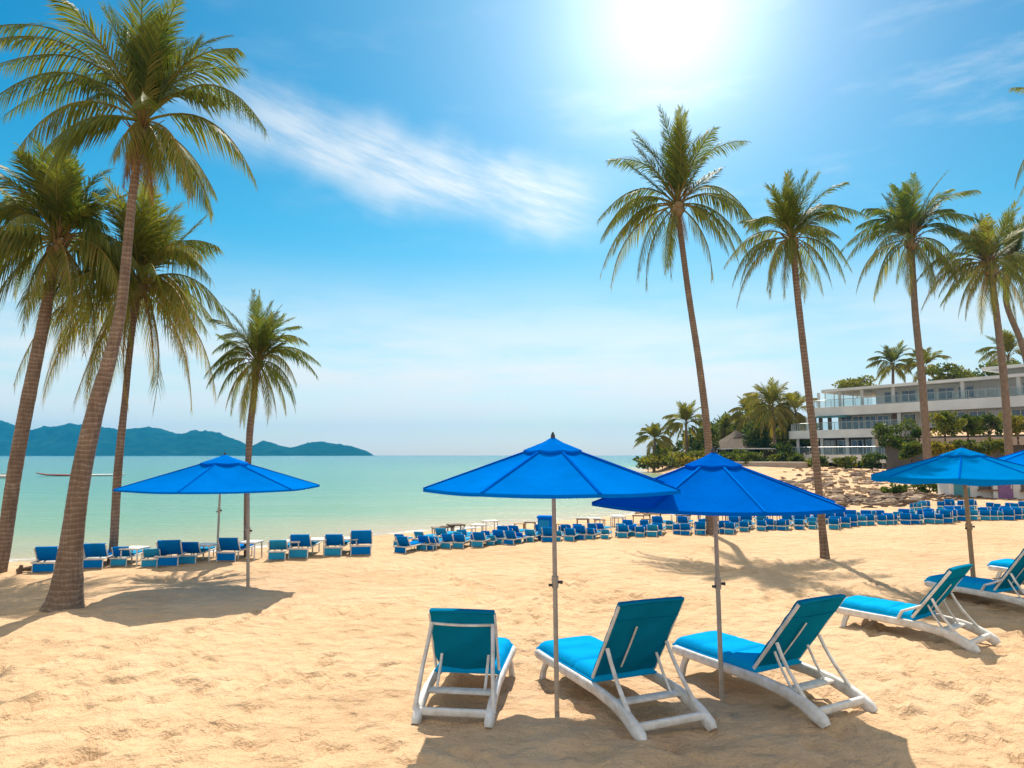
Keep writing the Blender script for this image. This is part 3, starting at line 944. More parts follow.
GRP_FAR = 'distant palms on the headland and behind the hotel'
far_palms = [
    ('distant palm rising above the hotel roof, its feathery crown clear against the sky', [(893, 410, 4), (893, 392, 3.6), (893, 366, 3)], 112,
     [(18, -8), (16, 6), (10, 14), (-8, 14), (-17, 6), (-17, -6), (-8, -16), (4, -18), (12, -14)], 0.3),
    ('distant palm at the outer tip of the headland, lowest and leftmost crown', [(654, 470, 4), (654, 455, 3.5), (655, 441, 3)], 104,
     [(15, -6), (15, 5), (8, 13), (-7, 12), (-16, 5), (-14, -6), (-6, -13), (4, -14), (10, -11)], 0.5),
    ('distant palm next to the headland tip, taller than its outer neighbour', [(688, 470, 4), (687, 450, 3.5), (686, 425, 3)], 103,
     [(18, -6), (19, 6), (10, 16), (-8, 16), (-18, 8), (-18, -6), (-8, -17), (5, -18), (12, -14), (0, 20)], 0.42),
    ('distant sunlit palm with pale trunk between the thatched roof and the hotel', [(779, 468, 5), (775, 445, 4.5), (772, 408, 3.5)], 98,
     [(20, -10), (24, 4), (18, 16), (6, 22), (-9, 22), (-21, 12), (-24, 0), (-18, -12), (-6, -20), (6, -21), (14, -17)], 0.5),
    ('distant yellow palm just left of the pale trunked palm', [(752, 468, 4), (751, 445, 4), (749, 416, 3)], 106,
     [(18, -8), (18, 6), (9, 18), (-9, 18), (-16, 9), (-18, -3), (-9, -15), (4, -18), (11, -12)], 0.52),
    ('distant yellow palm against the far end of the hotel terraces', [(799, 468, 4), (798, 445, 4), (796, 412, 3)], 99,
     [(14, -10), (18, 3), (12, 16), (2, 22), (-9, 20), (-18, 9), (-18, -4), (-8, -14), (3, -16)], 0.6),
    ('distant dark palm behind the middle of the hotel roof', [(925, 410, 4), (925, 392, 4), (924, 368, 3)], 108,
     [(16, -8), (18, 6), (9, 16), (-8, 16), (-18, 6), (-16, -6), (-6, -15), (6, -16)], 0.42),
    ('distant palm behind the raised roof at the right edge', [(1010, 405, 4), (1010, 385, 4), (1008, 358, 3)], 100,
     [(22, -10), (24, 6), (13, 20), (-10, 20), (-24, 10), (-22, -6), (-9, -20), (8, -22)], 0.4),
    ('distant palm low beside the thatched roof, partly behind the leaning trunk', [(722, 462, 4), (722, 450, 3.5), (724, 432, 3)], 108,
     [(13, -6), (14, 5), (8, 12), (-7, 12), (-14, 5), (-12, -6), (-4, -13), (5, -13)], 0.3),
]
for i, (lb, tr, Y, tips, tb_) in enumerate(far_palms):
    palm(lb, tr, Y, Y, tips, 40 + i, nleaf=26, lscale=0.46, lwpx=1.6, extra=8, skirt=0, crown_scale=1.3, group=GRP_FAR, name='distant_palm', matl='far_leaf', tintb=tb_)


def bush(name, label, cat, c, rx, ry, rz, n, seed, leaf=0.22, tintb=0.3, clumps=16, trunk_h=0.0, group=None, mt='bush_leaf', tr_r=0.12):
    rnd = random.Random(seed)
    root = empty(name, c)
    tag(root, label, cat, group)
    lm = MB(); lm.t = []
    cl_ = []
    for q in range(clumps):
        while True:
            v = Vector((rnd.uniform(-1, 1), rnd.uniform(-1, 1), rnd.uniform(-0.75, 1)))
            if 0.25 < v.length < 0.95: break
        cl_.append((Vector((v.x * rx, v.y * ry, v.z * rz + rz + trunk_h)), rnd.uniform(0.26, 0.50), rnd.uniform(-0.2, 0.25)))
    for q in range(n):
        cc_, cr_, ct = cl_[q % clumps]
        while True:
            v = Vector((rnd.uniform(-1, 1), rnd.uniform(-1, 1), rnd.uniform(-1, 1)))
            if 0.3 < v.length < 1: break
        p = cc_ + Vector((v.x * rx, v.y * ry, v.z * rz)) * cr_
        if p.z < 0: p.z = abs(p.z) * 0.3
        d = (v + Vector((rnd.uniform(-.7, .7), rnd.uniform(-.7, .7), rnd.uniform(-.5, .9)))).normalized()
        s_ = d.cross(Vector((rnd.uniform(-1, 1), rnd.uniform(-1, 1), rnd.uniform(-1, 1)))).normalized()
        L = leaf * rnd.uniform(0.7, 1.4)
        lm.add([p - d * L * 0.5, p + s_ * L * 0.3, p + d * L * 0.5, p - s_ * L * 0.3], [(0, 1, 2, 3)], max(0, min(1, tintb + ct + rnd.uniform(-0.15, 0.15))))
    lm.build('crown', M[mt], root)
    tm = MB()
    tm.tube([(0, 0, -0.4), (0.03, 0.02, trunk_h * 0.5 + 0.1), (0.0, 0.0, trunk_h + rz * 0.8)], [tr_r, tr_r * 0.8, tr_r * 0.5], 7)
    for q in range(min(6, clumps)):
        e_ = cl_[q][0]
        st_ = Vector((0, 0, trunk_h + rz * 0.25))
        tm.tube([st_, st_.lerp(e_, 0.5) + Vector((0, 0, 0.1)), e_], [tr_r * 0.45, tr_r * 0.3, tr_r * 0.15], 5)
    tm.build('trunk', M['bark'], root, smooth=True)
    return root


GT = 'trees and shrubs round the hotel and on the headland'
bl = [
    ('large_bush', 'big round dark green bush in front of the hotel terraces', 'bush', (900, 452), 66, 20, 18, 2600, 0.22),
    ('shrub', 'yellow-green shrub on the low stone terrace', 'shrub', (945, 438), 62, 13, 11, 1000, 0.55),
    ('shrub', 'olive shrub on the stone terrace right of the yellow-green one', 'shrub', (968, 438), 63, 12, 9.5, 900, 0.35),
    ('shrub', 'bright yellow-green shrub at the right edge of the terrace', 'shrub', (1018, 440), 58, 13, 12, 1000, 0.6),
    ('shrub', 'small dark shrub between terrace shrubs and right edge trunk', 'shrub', (990, 439), 64, 11, 10, 700, 0.2),
    ('broadleaf_tree', 'wide broadleaf tree behind the far left end of the hotel roof', 'tree', (857, 396), 118, 22, 10, 1500, 0.45),
    ('broadleaf_tree', 'feathery tree behind the roof between the two trunk tops', 'tree', (948, 388), 104, 20, 11, 1300, 0.48),
    ('broadleaf_tree', 'olive tree behind the hotel roof below the yellow-green palm crown', 'tree', (970, 388), 106, 16, 8, 900, 0.42),
    ('broadleaf_tree', 'dark tree over the raised hotel roof at the right edge', 'tree', (1008, 388), 96, 26, 14, 1500, 0.28),
    ('broadleaf_tree', 'golden tree at the far end of the hotel beside pale palm trunk', 'tree', (795, 466), 101, 16, 18, 1500, 0.52),
    ('broadleaf_tree', 'dark green tree under the pale trunked palm crown', 'tree', (762, 468), 101, 16, 20, 1500, 0.26),
    ('broadleaf_tree', 'golden green tree between thatched roof and yellow palm', 'tree', (745, 468), 110, 14, 19, 1300, 0.5),
    ('shrub', 'sunlit golden shrub slope at the outer headland', 'shrub', (672, 472), 100, 22, 9, 1500, 0.62),
    ('shrub', 'olive shrub clump below the tall headland palm', 'shrub', (700, 472), 99, 16, 12, 1200, 0.4),
    ('shrub', 'dark shrub beneath the thatched roof', 'shrub', (724, 470), 97, 14, 7, 900, 0.22),
    ('shrub', 'low green shrub at the foot of the pale palm trunk', 'shrub', (752, 472), 92, 14, 8, 900, 0.36),
    ('shrub', 'low golden shrub at the foot of the hotel columns', 'shrub', (800, 472), 88, 10, 7, 600, 0.5),
    ('shrub', 'dark green shrub low against the terrace wall left of the right parasol', 'shrub', (912, 462), 62, 11, 8, 900, 0.25),
    ('shrub', 'flowering golden shrub low against the terrace wall above the right parasol', 'shrub', (938, 460), 60, 12, 7, 900, 0.8),
    ('shrub', 'green shrub low against the terrace wall right above the valanced parasol top', 'shrub', (966, 460), 60, 12, 8, 900, 0.34),
    ('shrub', 'green shrub low against the terrace wall between the two right parasols', 'shrub', (992, 460), 60, 12, 8, 900, 0.45),
    ('broadleaf_tree', 'golden leafy tree between the two headland palms and the thatched roof', 'tree', (716, 468), 112, 14, 17, 1300, 0.62),
    ('broadleaf_tree', 'tall dark tree between yellow palm and the pale palm trunk', 'tree', (785, 468), 106, 15, 24, 1500, 0.34),
    ('broadleaf_tree', 'dark green tree at the very edge of the headland behind the lowest palm', 'tree', (664, 468), 110, 13, 11, 1000, 0.28),
    ('broadleaf_tree', 'dark tree behind the taller headland palm', 'tree', (694, 468), 114, 14, 14, 1100, 0.22),
    ('broadleaf_tree', 'tall dark tree behind the thatched roof', 'tree', (732, 466), 116, 15, 20, 1300, 0.2),
    ('broadleaf_tree', 'tall golden green tree behind the yellow palm', 'tree', (757, 466), 118, 16, 26, 1500, 0.5),
    ('broadleaf_tree', 'broad dark tree right behind the pale palm trunk', 'tree', (774, 466), 116, 16, 26, 1500, 0.24),
    ('broadleaf_tree', 'yellow-green tree at the hotel end behind the curved trunk', 'tree', (812, 464), 112, 13, 24, 1300, 0.52),
    ('shrub', 'dark shrub on the stone slope under the terrace end', 'shrub', (820, 470), 84, 9, 5, 500, 0.3),
    ('shrub', 'olive shrub on the stone slope under the middle terrace columns', 'shrub', (846, 470), 80, 10, 5, 500, 0.42),
    ('shrub', 'deep green shrub at the foot of the dark terrace base', 'shrub', (872, 470), 74, 11, 7, 700, 0.22),
    ('broadleaf_tree', 'olive tree leaning over the headland slope left of the thatched roof', 'tree', (708, 468), 101, 15, 15, 1300, 0.46),
    ('shrub', 'pale golden shrub mass in the middle of the headland slope', 'shrub', (690, 470), 96, 18, 8, 1300, 0.7),
    ('shrub', 'green shrub mass in front of the thatched roof posts', 'shrub', (740, 471), 94, 16, 8, 1200, 0.45),
    ('shrub', 'dark shrub mass between pale palm trunk and hotel columns', 'shrub', (782, 471), 92, 14, 11, 1200, 0.25),
    ('broadleaf_tree', 'dark tree tight against the left end of the lowest hotel terrace', 'tree', (808, 469), 100, 13, 13, 1100, 0.24),
    ('shrub', 'grey-green shrub on the headland rocks by the water', 'shrub', (648, 470), 103, 12, 6, 600, 0.35),
]
for i, (nm, lb, ct, (px, py), Y, rpx, hpx, n, tb_) in enumerate(bl):
    k = Y / F
    c = at(px, py, Y)
    g_ = 1.22 if (px < 812 or nm == 'shrub') else 1.0
    bush(nm, lb, ct, c, rpx * k * g_, rpx * k * 0.8, hpx * k * 0.9 * g_, int(n * g_ * g_), 70 + i, leaf=2.9 * k, tintb=tb_, clumps=18, trunk_h=(0.2 if nm != 'broadleaf_tree' else hpx * k * 0.3), group=GT)

# ------------------------------------------------------------------ thatched pavilion on the headland
pc = at(737, 464, 104)
pav = empty('thatched_pavilion', pc)
tag(pav, 'open thatched roof pavilion among the headland trees', 'pavilion')
mb = MB()
n = 10
rr_ = 4.0
vs = []; fs = []
prof_t = [(5.2, 2.0), (3.9, 2.7), (2.4, 3.5), (1.0, 4.3), (0.15, 4.9)]
for r_, z_ in prof_t:
    for j in range(16):
        a = 2 * math.pi * j / 16
        q = 1 + 0.03 * math.sin(j * 5.1)
        vs.append((r_ * math.cos(a) * q, r_ * math.sin(a) * q, z_))
for i in range(len(prof_t) - 1):
    for j in range(16):
        fs.append((i * 16 + j, i * 16 + (j + 1) % 16, (i + 1) * 16 + (j + 1) % 16, (i + 1) * 16 + j))
fs.append(tuple(range(64, 80)))
mb.add(vs, fs)
mb.build('roof', M['thatch'], pav)
for j in range(8):
    a = 2 * math.pi * (j + 0.5) / 8
    mb = MB(); mb.tube([(3.3 * math.cos(a), 3.3 * math.sin(a), -0.4), (3.3 * math.cos(a), 3.3 * math.sin(a), 2.9)], 0.14, 7)
    mb.build('post', M['wood'], pav)
mb = MB(); mb.box((0, 0, 0.1), (8.0, 7.0, 0.5)); mb.build('deck', M['wood'], pav)
mb = MB(); mb.box((0.5, -5.4, 2.2), (9.5, 2.6, 0.16)); mb.build('awning', M['hotel_white'], pav)
mb = MB(); mb.box((0.5, -4.0, 0.9), (7.0, 0.3, 1.6)); mb.build('bar_counter', M['wood'], pav)

# low retaining wall below the grove
wa = at(735, 470, 92); wb = at(806, 472, 86)
wl = empty('retaining_wall', (wa.x, wa.y, 0))
tag(wl, 'low tan stone retaining wall below the headland trees', 'wall')
mb = MB()
dvec = wb - wa
dn = Vector((dvec.y, -dvec.x, 0)).normalized()
q0 = Vector((0, 0, 0)); q1 = Vector((dvec.x, dvec.y, 0))
zt = at(770, 463, 89).z
mb.prism([tuple(q0[:2]), tuple(q1[:2]), tuple((q1 - dn * 0.6)[:2]), tuple((q0 - dn * 0.6)[:2])], -0.5, zt)
mb.build('wall_body', M['terrace_pink'], wl)
mb = MB()
mb.prism([tuple((q0 + dn * 0.08)[:2]), tuple((q1 + dn * 0.08)[:2]), tuple((q1 - dn * 0.7)[:2]), tuple((q0 - dn * 0.7)[:2])], zt, zt + 0.18)
mb.build('coping', M['hotel_wall'], wl)

# ------------------------------------------------------------------ rocks
def rock_mesh(seed, sx, sy, sz, name='boulder'):
    bm = bmesh.new()
    bmesh.ops.create_icosphere(bm, subdivisions=2, radius=1.0)
    for v in bm.verts:
        n_ = mnoise.noise(v.co * 1.1 + Vector((seed * 3.1, 0, 0))) * 0.45 + mnoise.noise(v.co * 2.7 + Vector((0, seed, 0))) * 0.22
        v.co = v.co * (1 + n_)
        v.co = Vector((v.co.x * sx, v.co.y * sy, max(v.co.z, -0.5) * sz))
    me = bpy.data.meshes.new(name)
    bm.to_mesh(me); bm.free()
    return me


rnd = random.Random(8)
rm = []
for q in range(7):
    me = rock_mesh(q + 1, rnd.uniform(0.8, 1.2), rnd.uniform(0.7, 1.1), rnd.uniform(0.45, 0.7)); me.materials.append(M['rock'] if q % 3 else M['rubble_dark']); rm.append(me)


def put_rock(px, py, size, label, group, i):
    p = ground(px, py, 0.15)
    z = gz(p.x, p.y)
    o = bpy.data.objects.new('boulder', rm[i % 7])
    col.objects.link(o)
    o.location = (p.x, p.y, z + size * 0.12)
    o.scale = (size, size, size)
    o.rotation_euler = (0, 0, rnd.uniform(0, 6.28))
    tag(o, label, 'rock', group)


for i in range(14):
    put_rock(rnd.uniform(638, 705), rnd.uniform(471.5, 475), rnd.uniform(0.5, 1.3), 'tan boulder at the waterline of the headland', 'boulders along the headland shore', i)
for i in range(60):
    x = rnd.uniform(785, 925); y = 473 + rnd.random() ** 1.4 * 26 + max(0, (x - 860)) * 0.05
    put_rock(x, y, rnd.uniform(0.25, 0.75) * (0.5 + 6 / (y - 455)), 'sunlit brown rock on the stony slope below the hotel', 'rocks on the slope below the hotel', i)
for i in range(26):
    x = rnd.uniform(640, 800); y = rnd.uniform(506, 515) - (x - 640) * 0.03
    put_rock(x, y, rnd.uniform(0.12, 0.30), 'small brown rock on the wet sand behind the lounger row', 'rocks on the wet sand', i)
# uncountable rubble and driftwood on the slope
rb = MB()
for i in range(620):
    x = rnd.gauss(855, 42); y = 472 + rnd.random() * 32
    if x < 780 or x > 960: continue
    p = ground(x, y, 0.1); z = gz(p.x, p.y)
    s_ = rnd.uniform(0.05, 0.20) * (0.4 + p.y / 45)
    L = s_ * rnd.uniform(1, 2.2)
    rb.box((0, 0, 0), (L, s_, s_ * 0.6), Matrix.Translation((p.x, p.y, z + s_ * 0.15)) @ Matrix.Rotation(rnd.uniform(-0.6, 0.6), 4, 'Z') @ Matrix.Rotation(rnd.uniform(-0.3, 0.3), 4, 'Y'))
tag(rb.build('rubble', M['rock']), kind='stuff')
rb = MB()
for i in range(700):
    band = rnd.random()
    if band < 0.45: x = rnd.uniform(640, 830); y = rnd.gauss(511 - (x - 640) * 0.02, 2.2)
    elif band < 0.75: x = rnd.uniform(838, 905); y = rnd.gauss(502, 2.5)
    else: x = rnd.uniform(880, 1024); y = rnd.gauss(497, 2.0)
    p = ground(x, y, 0.0); z = gz(p.x, p.y)
    if z < WL - 0.02: continue
    s_ = rnd.uniform(0.04, 0.13) * (0.5 + p.y / 50)
    rb.box((0, 0, 0), (s_ * rnd.uniform(1, 5), s_, s_ * 0.7), Matrix.Translation((p.x, p.y, z + s_ * 0.2)) @ Matrix.Rotation(rnd.uniform(-0.5, 0.5), 4, 'Z') @ Matrix.Rotation(rnd.uniform(-0.3, 0.3), 4, 'Y'))
tag(rb.build('driftwood', M['rubble_dark']), kind='stuff')

# ------------------------------------------------------------------ kiosks at the right edge
def kiosk(px, py, Y, wd, ht, label, door, panels):
    c = at(px, py, Y)
    k = empty('beach_kiosk', (c.x, c.y, gz(c.x, c.y)), R(-18))
    tag(k, label, 'kiosk', 'kiosks at the back of the beach')
    mb = MB(); mb.box((0, 0, ht / 2 - 0.1), (wd, 2.2, ht + 0.2)); mb.build('wall', M['hotel_white'], k)
    mb = MB(); mb.box((0, -0.15, ht + 0.08), (wd + 0.5, 2.9, 0.14)); mb.build('roof', M['hotel_wall'], k)
    mb = MB(); mb.box((-wd * 0.3, -1.12, ht * 0.42), (wd * 0.24, 0.08, ht * 0.84)); d = mb.build('door', M[door], k)
    mb = MB(); mb.box((-wd * 0.3 + wd * 0.09, -1.18, ht * 0.42), (0.06, 0.06, 0.2)); mb.build('handle', M['steel'], d)
    mb = MB(); mb.box((wd * 0.12, -1.12, ht * 0.55), (wd * 0.32, 0.06, ht * 0.5)); f = mb.build('window', M['hotel_dark'], k)
    for q, pm in enumerate(panels):
        mb = MB(); mb.box((wd * (0.36 + 0.09 * q), -1.12, ht * 0.45), (wd * 0.07, 0.07, ht * 0.7)); mb.build('panel', M[pm], k)
    mb = MB(); mb.box((wd * 0.12, -1.3, ht * 0.28), (wd * 0.36, 0.4, 0.07)); mb.build('counter', M['wood'], k)


kiosk(975, 497, gY(497), 2.9, 1.35, 'white beach kiosk with teal door behind the right parasol', 'teal_paint', ['violet'])
kiosk(1016, 497, gY(498), 2.6, 1.4, 'white beach kiosk with violet panels at the right frame edge', 'violet', ['teal_paint'])
# dark hedge row under them
for i, (px, lb) in enumerate([(893, 'dark low hedge bush at the left end of the row by the kiosks'), (912, 'dark low hedge bush second from the slope'),
                              (930, 'dark low hedge bush right in front of the kiosk row, under the parasol'), (950, 'dark low hedge bush touching the teal door kiosk')]):
    Y = gY(494)
    c = at(px, 494, Y); c.z = gz(c.x, c.y)
    bush('hedge_bush', lb, 'bush', c, 0.75, 0.6, 0.32, 420, 130 + i, leaf=0.16, tintb=0.12, clumps=10, group='low hedge by the kiosks', tr_r=0.05)


# ------------------------------------------------------------------ umbrellas
def umbrella(name, label, base, topz, hub, rad, rise, n, rot, mt, polemat, pole_r=0.025, valance=0.0, group='blue parasols', joint=None, tilt=(0, 0)):
    """base: world foot of the pole; hub: world XY of the canopy centre; topz: apex height above z=0"""
    base = Vector(base)
    u = empty(name, base)
    tag(u, label, 'parasol', group)
    rimz = topz - rise
    hx_, hy_ = hub[0] - base.x, hub[1] - base.y
    zt_ = topz - base.z
    zr = rimz - base.z
    hubv = Vector((hx_, hy_, 0))
    Tm = Matrix.Translation((hx_, hy_, zr)) @ Matrix.Rotation(tilt[0], 4, 'X') @ Matrix.Rotation(tilt[1], 4, 'Y')
    # pole
    if joint is None: pp = [Vector((0, 0, -0.35)), Vector((0, 0, 0)), Vector((hx_ * 0.5, hy_ * 0.5, (zt_ - 0.06) * 0.5)), Vector((hx_, hy_, zt_ - 0.05))]
    else: pp = [Vector((0, 0, -0.35)), Vector((0, 0, 0)), Vector((joint[0] * 0.6, 0, joint[1] * 0.6)), Vector((joint[0], 0, joint[1])), Vector((hx_, hy_, zt_ - 0.05))]
    mb = MB(); mb.tube(pp, [pole_r * 1.08] * (len(pp) - 1) + [pole_r * 0.85], 12)
    pl = mb.build('pole', M[polemat], u, smooth=True)
    # clamp where the two pole sections meet
    f_ = 0.47
    c = Vector((hx_ * f_, hy_ * f_, zt_ * f_)) if joint is None else Vector((joint[0] * 0.6, 0, joint[1] * 0.6))
    mb = MB(); mb.tube([c - Vector((0, 0, 0.05)), c + Vector((0, 0, 0.05))], pole_r * 1.55, 12)
    cl_ = mb.build('clamp', M[polemat], u, smooth=True)
    mb = MB(); mb.tube([c + Vector((pole_r, -0.01, 0)), c + Vector((pole_r + 0.045, -0.02, 0))], [0.010, 0.017], 8)
    mb.build('knob', M['dark_metal'], cl_, smooth=True)
    mb = MB(); mb.tube([c + Vector((-pole_r, -0.01, -0.025)), c + Vector((-pole_r - 0.035, -0.02, -0.025))], [0.009, 0.014], 8)
    mb.build('knob', M['dark_metal'], cl_, smooth=True)
    # canopy: n panels, each sagging a little between its ribs
    SEG, ACR = 9, 6
    def cpt(a, t_):     # t_: 0 at hub, 1 at rim; a is an angle in rib units
        k = math.floor(a); fr = a - k
        a0 = rot + 2 * math.pi * k / n; a1 = rot + 2 * math.pi * (k + 1) / n
        p0 = Vector((math.cos(a0), math.sin(a0), 0)); p1 = Vector((math.cos(a1), math.sin(a1), 0))
        d = p0.lerp(p1, fr)
        sag = 4 * fr * (1 - fr)
        z = rise * (1 - t_) - rise * 0.10 * math.sin(math.pi * t_) * 0.6 - sag * 0.035 * rad * math.sin(math.pi * min(1, t_ * 0.9)) 
        z += 0.06 * rise * math.sin(math.pi * t_)
        rr2 = rad * t_ * (1 - 0.035 * sag * t_)
        return Tm @ Vector((d.x * rr2, d.y * rr2, z))
    cmb = MB(); th = 0.006
    rows_ = []
    for i in range(SEG + 1):
        t_ = 0.13 + 0.87 * i / SEG
        rows_.append([cpt(j / ACR, t_) for j in range(n * ACR)])
    W_ = n * ACR
    vs = [p for r_ in rows_ for p in r_]
    fs = [(i * W_ + j, i * W_ + (j + 1) % W_, (i + 1) * W_ + (j + 1) % W_, (i + 1) * W_ + j) for i in range(SEG) for j in range(W_)]
    if valance:
        vs += [p + Vector((0, 0, -valance * (0.85 + 0.15 * math.sin(j * 1.05)))) for j, p in enumerate(rows_[-1])]
        fs += [(SEG * W_ + j, SEG * W_ + (j + 1) % W_, (SEG + 1) * W_ + (j + 1) % W_, (SEG + 1) * W_ + j) for j in range(W_)]
    else:
        vs += [p + Vector((0, 0, -0.028)) for p in rows_[-1]]
        fs += [(SEG * W_ + j, SEG * W_ + (j + 1) % W_, (SEG + 1) * W_ + (j + 1) % W_, (SEG + 1) * W_ + j) for j in range(W_)]
    cmb.add(vs, fs)
    can = cmb.build('canopy', M[mt], u)
    mesh = can.data
    mesh.polygons.foreach_set('use_smooth', [True] * len(mesh.polygons))
    mesh.set_sharp_from_angle(angle=R(9))
    for k in range(n):
        sm_ = MB()
        sm_.sweep([cpt(k, t_) + Vector((0, 0, 0.004)) for t_ in (0.2, 0.4, 0.6, 0.8, 1.0)], 0.013, 0.004, 6)
        sm_.build('seam', M['canopy_deep' if mt != 'canopy_deep' else 'canopy'], can, smooth=True)
    # vent cap
    vm = MB(); vs = []
    for (r_, z_) in [(0.0, rise + 0.045), (0.08 * rad, rise * 0.96 + 0.01), (0.235 * rad, rise * 0.785 + 0.012), (0.24 * rad, rise * 0.765)]:
        for j in range(n * 2):
            a = rot + math.pi * j / n
            q = 1.0 if j % 2 == 0 else 0.93
            vs.append(Tm @ Vector((math.cos(a) * r_ * q, math.sin(a) * r_ * q, z_ - (0.012 if j % 2 else 0) * (r_ > 0.2 * rad))))
    W2 = n * 2
    vm.add(vs, [(i * W2 + j, i * W2 + (j + 1) % W2, (i + 1) * W2 + (j + 1) % W2, (i + 1) * W2 + j) for i in range(3) for j in range(W2)])
    vm.build('vent_cap', M[mt], can)
    fm = MB()
    fm.sweep([Tm @ Vector((0, 0, rise + 0.0)), Tm @ Vector((0, 0, rise + 0.04)), Tm @ Vector((0, 0, rise + 0.06)), Tm @ Vector((0, 0, rise + 0.085))], [0.016, 0.021, 0.018, 0.006], [0.016, 0.021, 0.018, 0.006], 10, up=(0, 1, 0.01))
    fm.build('finial', M['dark_metal'], can, smooth=True)
    for k in range(n):
        rbm = MB()
        rbm.tube([cpt(k, t_) - Vector((0, 0, 0.02)) for t_ in (0.06, 0.3, 0.6, 0.99)], 0.008, 5)
        hubp = Vector((hx_, hy_, zr + rise * 0.25))
        rb_ = rbm.build('rib', M['steel'], u)
        stm = MB(); stm.tube([hubp, cpt(k, 0.5) - Vector((0, 0, 0.025))], 0.006, 5); stm.build('strut', M['steel'], rb_)
    mb = MB(); mb.tube([Vector((hx_, hy_, zr + rise * 0.2)), Vector((hx_, hy_, zr + rise * 0.3))], pole_r * 1.7, 10); mb.build('runner', M['dark_metal'], u, smooth=True)
    return u


def on_ground(px, py):
    p = ground(px, py, 0.0)
    for _ in range(4):
        p = ground(px, py, gz(p.x, p.y))
    return p


# nearest parasol in the middle
b1 = on_ground(557, 711)
h1 = at(554, 436, b1.y)
umbrella('beach_umbrella', 'bright blue parasol between the two left foreground loungers, its pole grey and straight', b1, h1.z - 0.05, (h1.x - 0.01, b1.y), 1.15, 0.40, 8, R(14), 'canopy', 'pole', 0.0195)
b2 = on_ground(722, 700)
h2 = at(711, 453, b2.y)
umbrella('beach_umbrella', 'deep blue parasol right of centre on a slightly leaning pole beside the third lounger', b2, h2.z - 0.03, (h2.x + 0.02, b2.y), 1.16, 0.43, 8, R(3), 'canopy_deep', 'pole', 0.0195)
b3 = on_ground(248, 589)
h3 = at(226, 457, b3.y)
umbrella('beach_umbrella', 'blue parasol near the water at left with its pole set off centre', b3, h3.z, (h3.x, b3.y - 0.05), 1.60, 0.50, 6, R(30), 'canopy', 'pole', 0.026,
         joint=(at(248, 494, b3.y).x - b3.x, 1.58))
b6 = on_ground(217, 557)
umbrella('beach_umbrella', 'parasol hidden behind the left one, only its thin dark pole showing below', b6, 2.12, (at(221, 470, b6.y).x, b6.y), 0.85, 0.32, 6, R(0), 'canopy', 'pole', 0.022)
b4 = on_ground(975, 596)
h4 = at(957, 448, b4.y)
umbrella('beach_umbrella', 'pale blue parasol with a valance on a leaning tan wooden pole at right', b4, h4.z - 0.03, (h4.x + 0.08, b4.y), 1.34, 0.42, 8, R(10), 'canopy_light', 'wood_pole', 0.032, valance=0.10)
b5 = on_ground(1046, 575)
h5 = at(1050, 441, b5.y)
umbrella('beach_umbrella', 'blue parasol cut off by the right frame edge, behind the valanced one', b5, h5.z - 0.03, (h5.x, b5.y), 1.35, 0.48, 8, R(5), 'canopy', 'wood_pole', 0.032, valance=0.08)


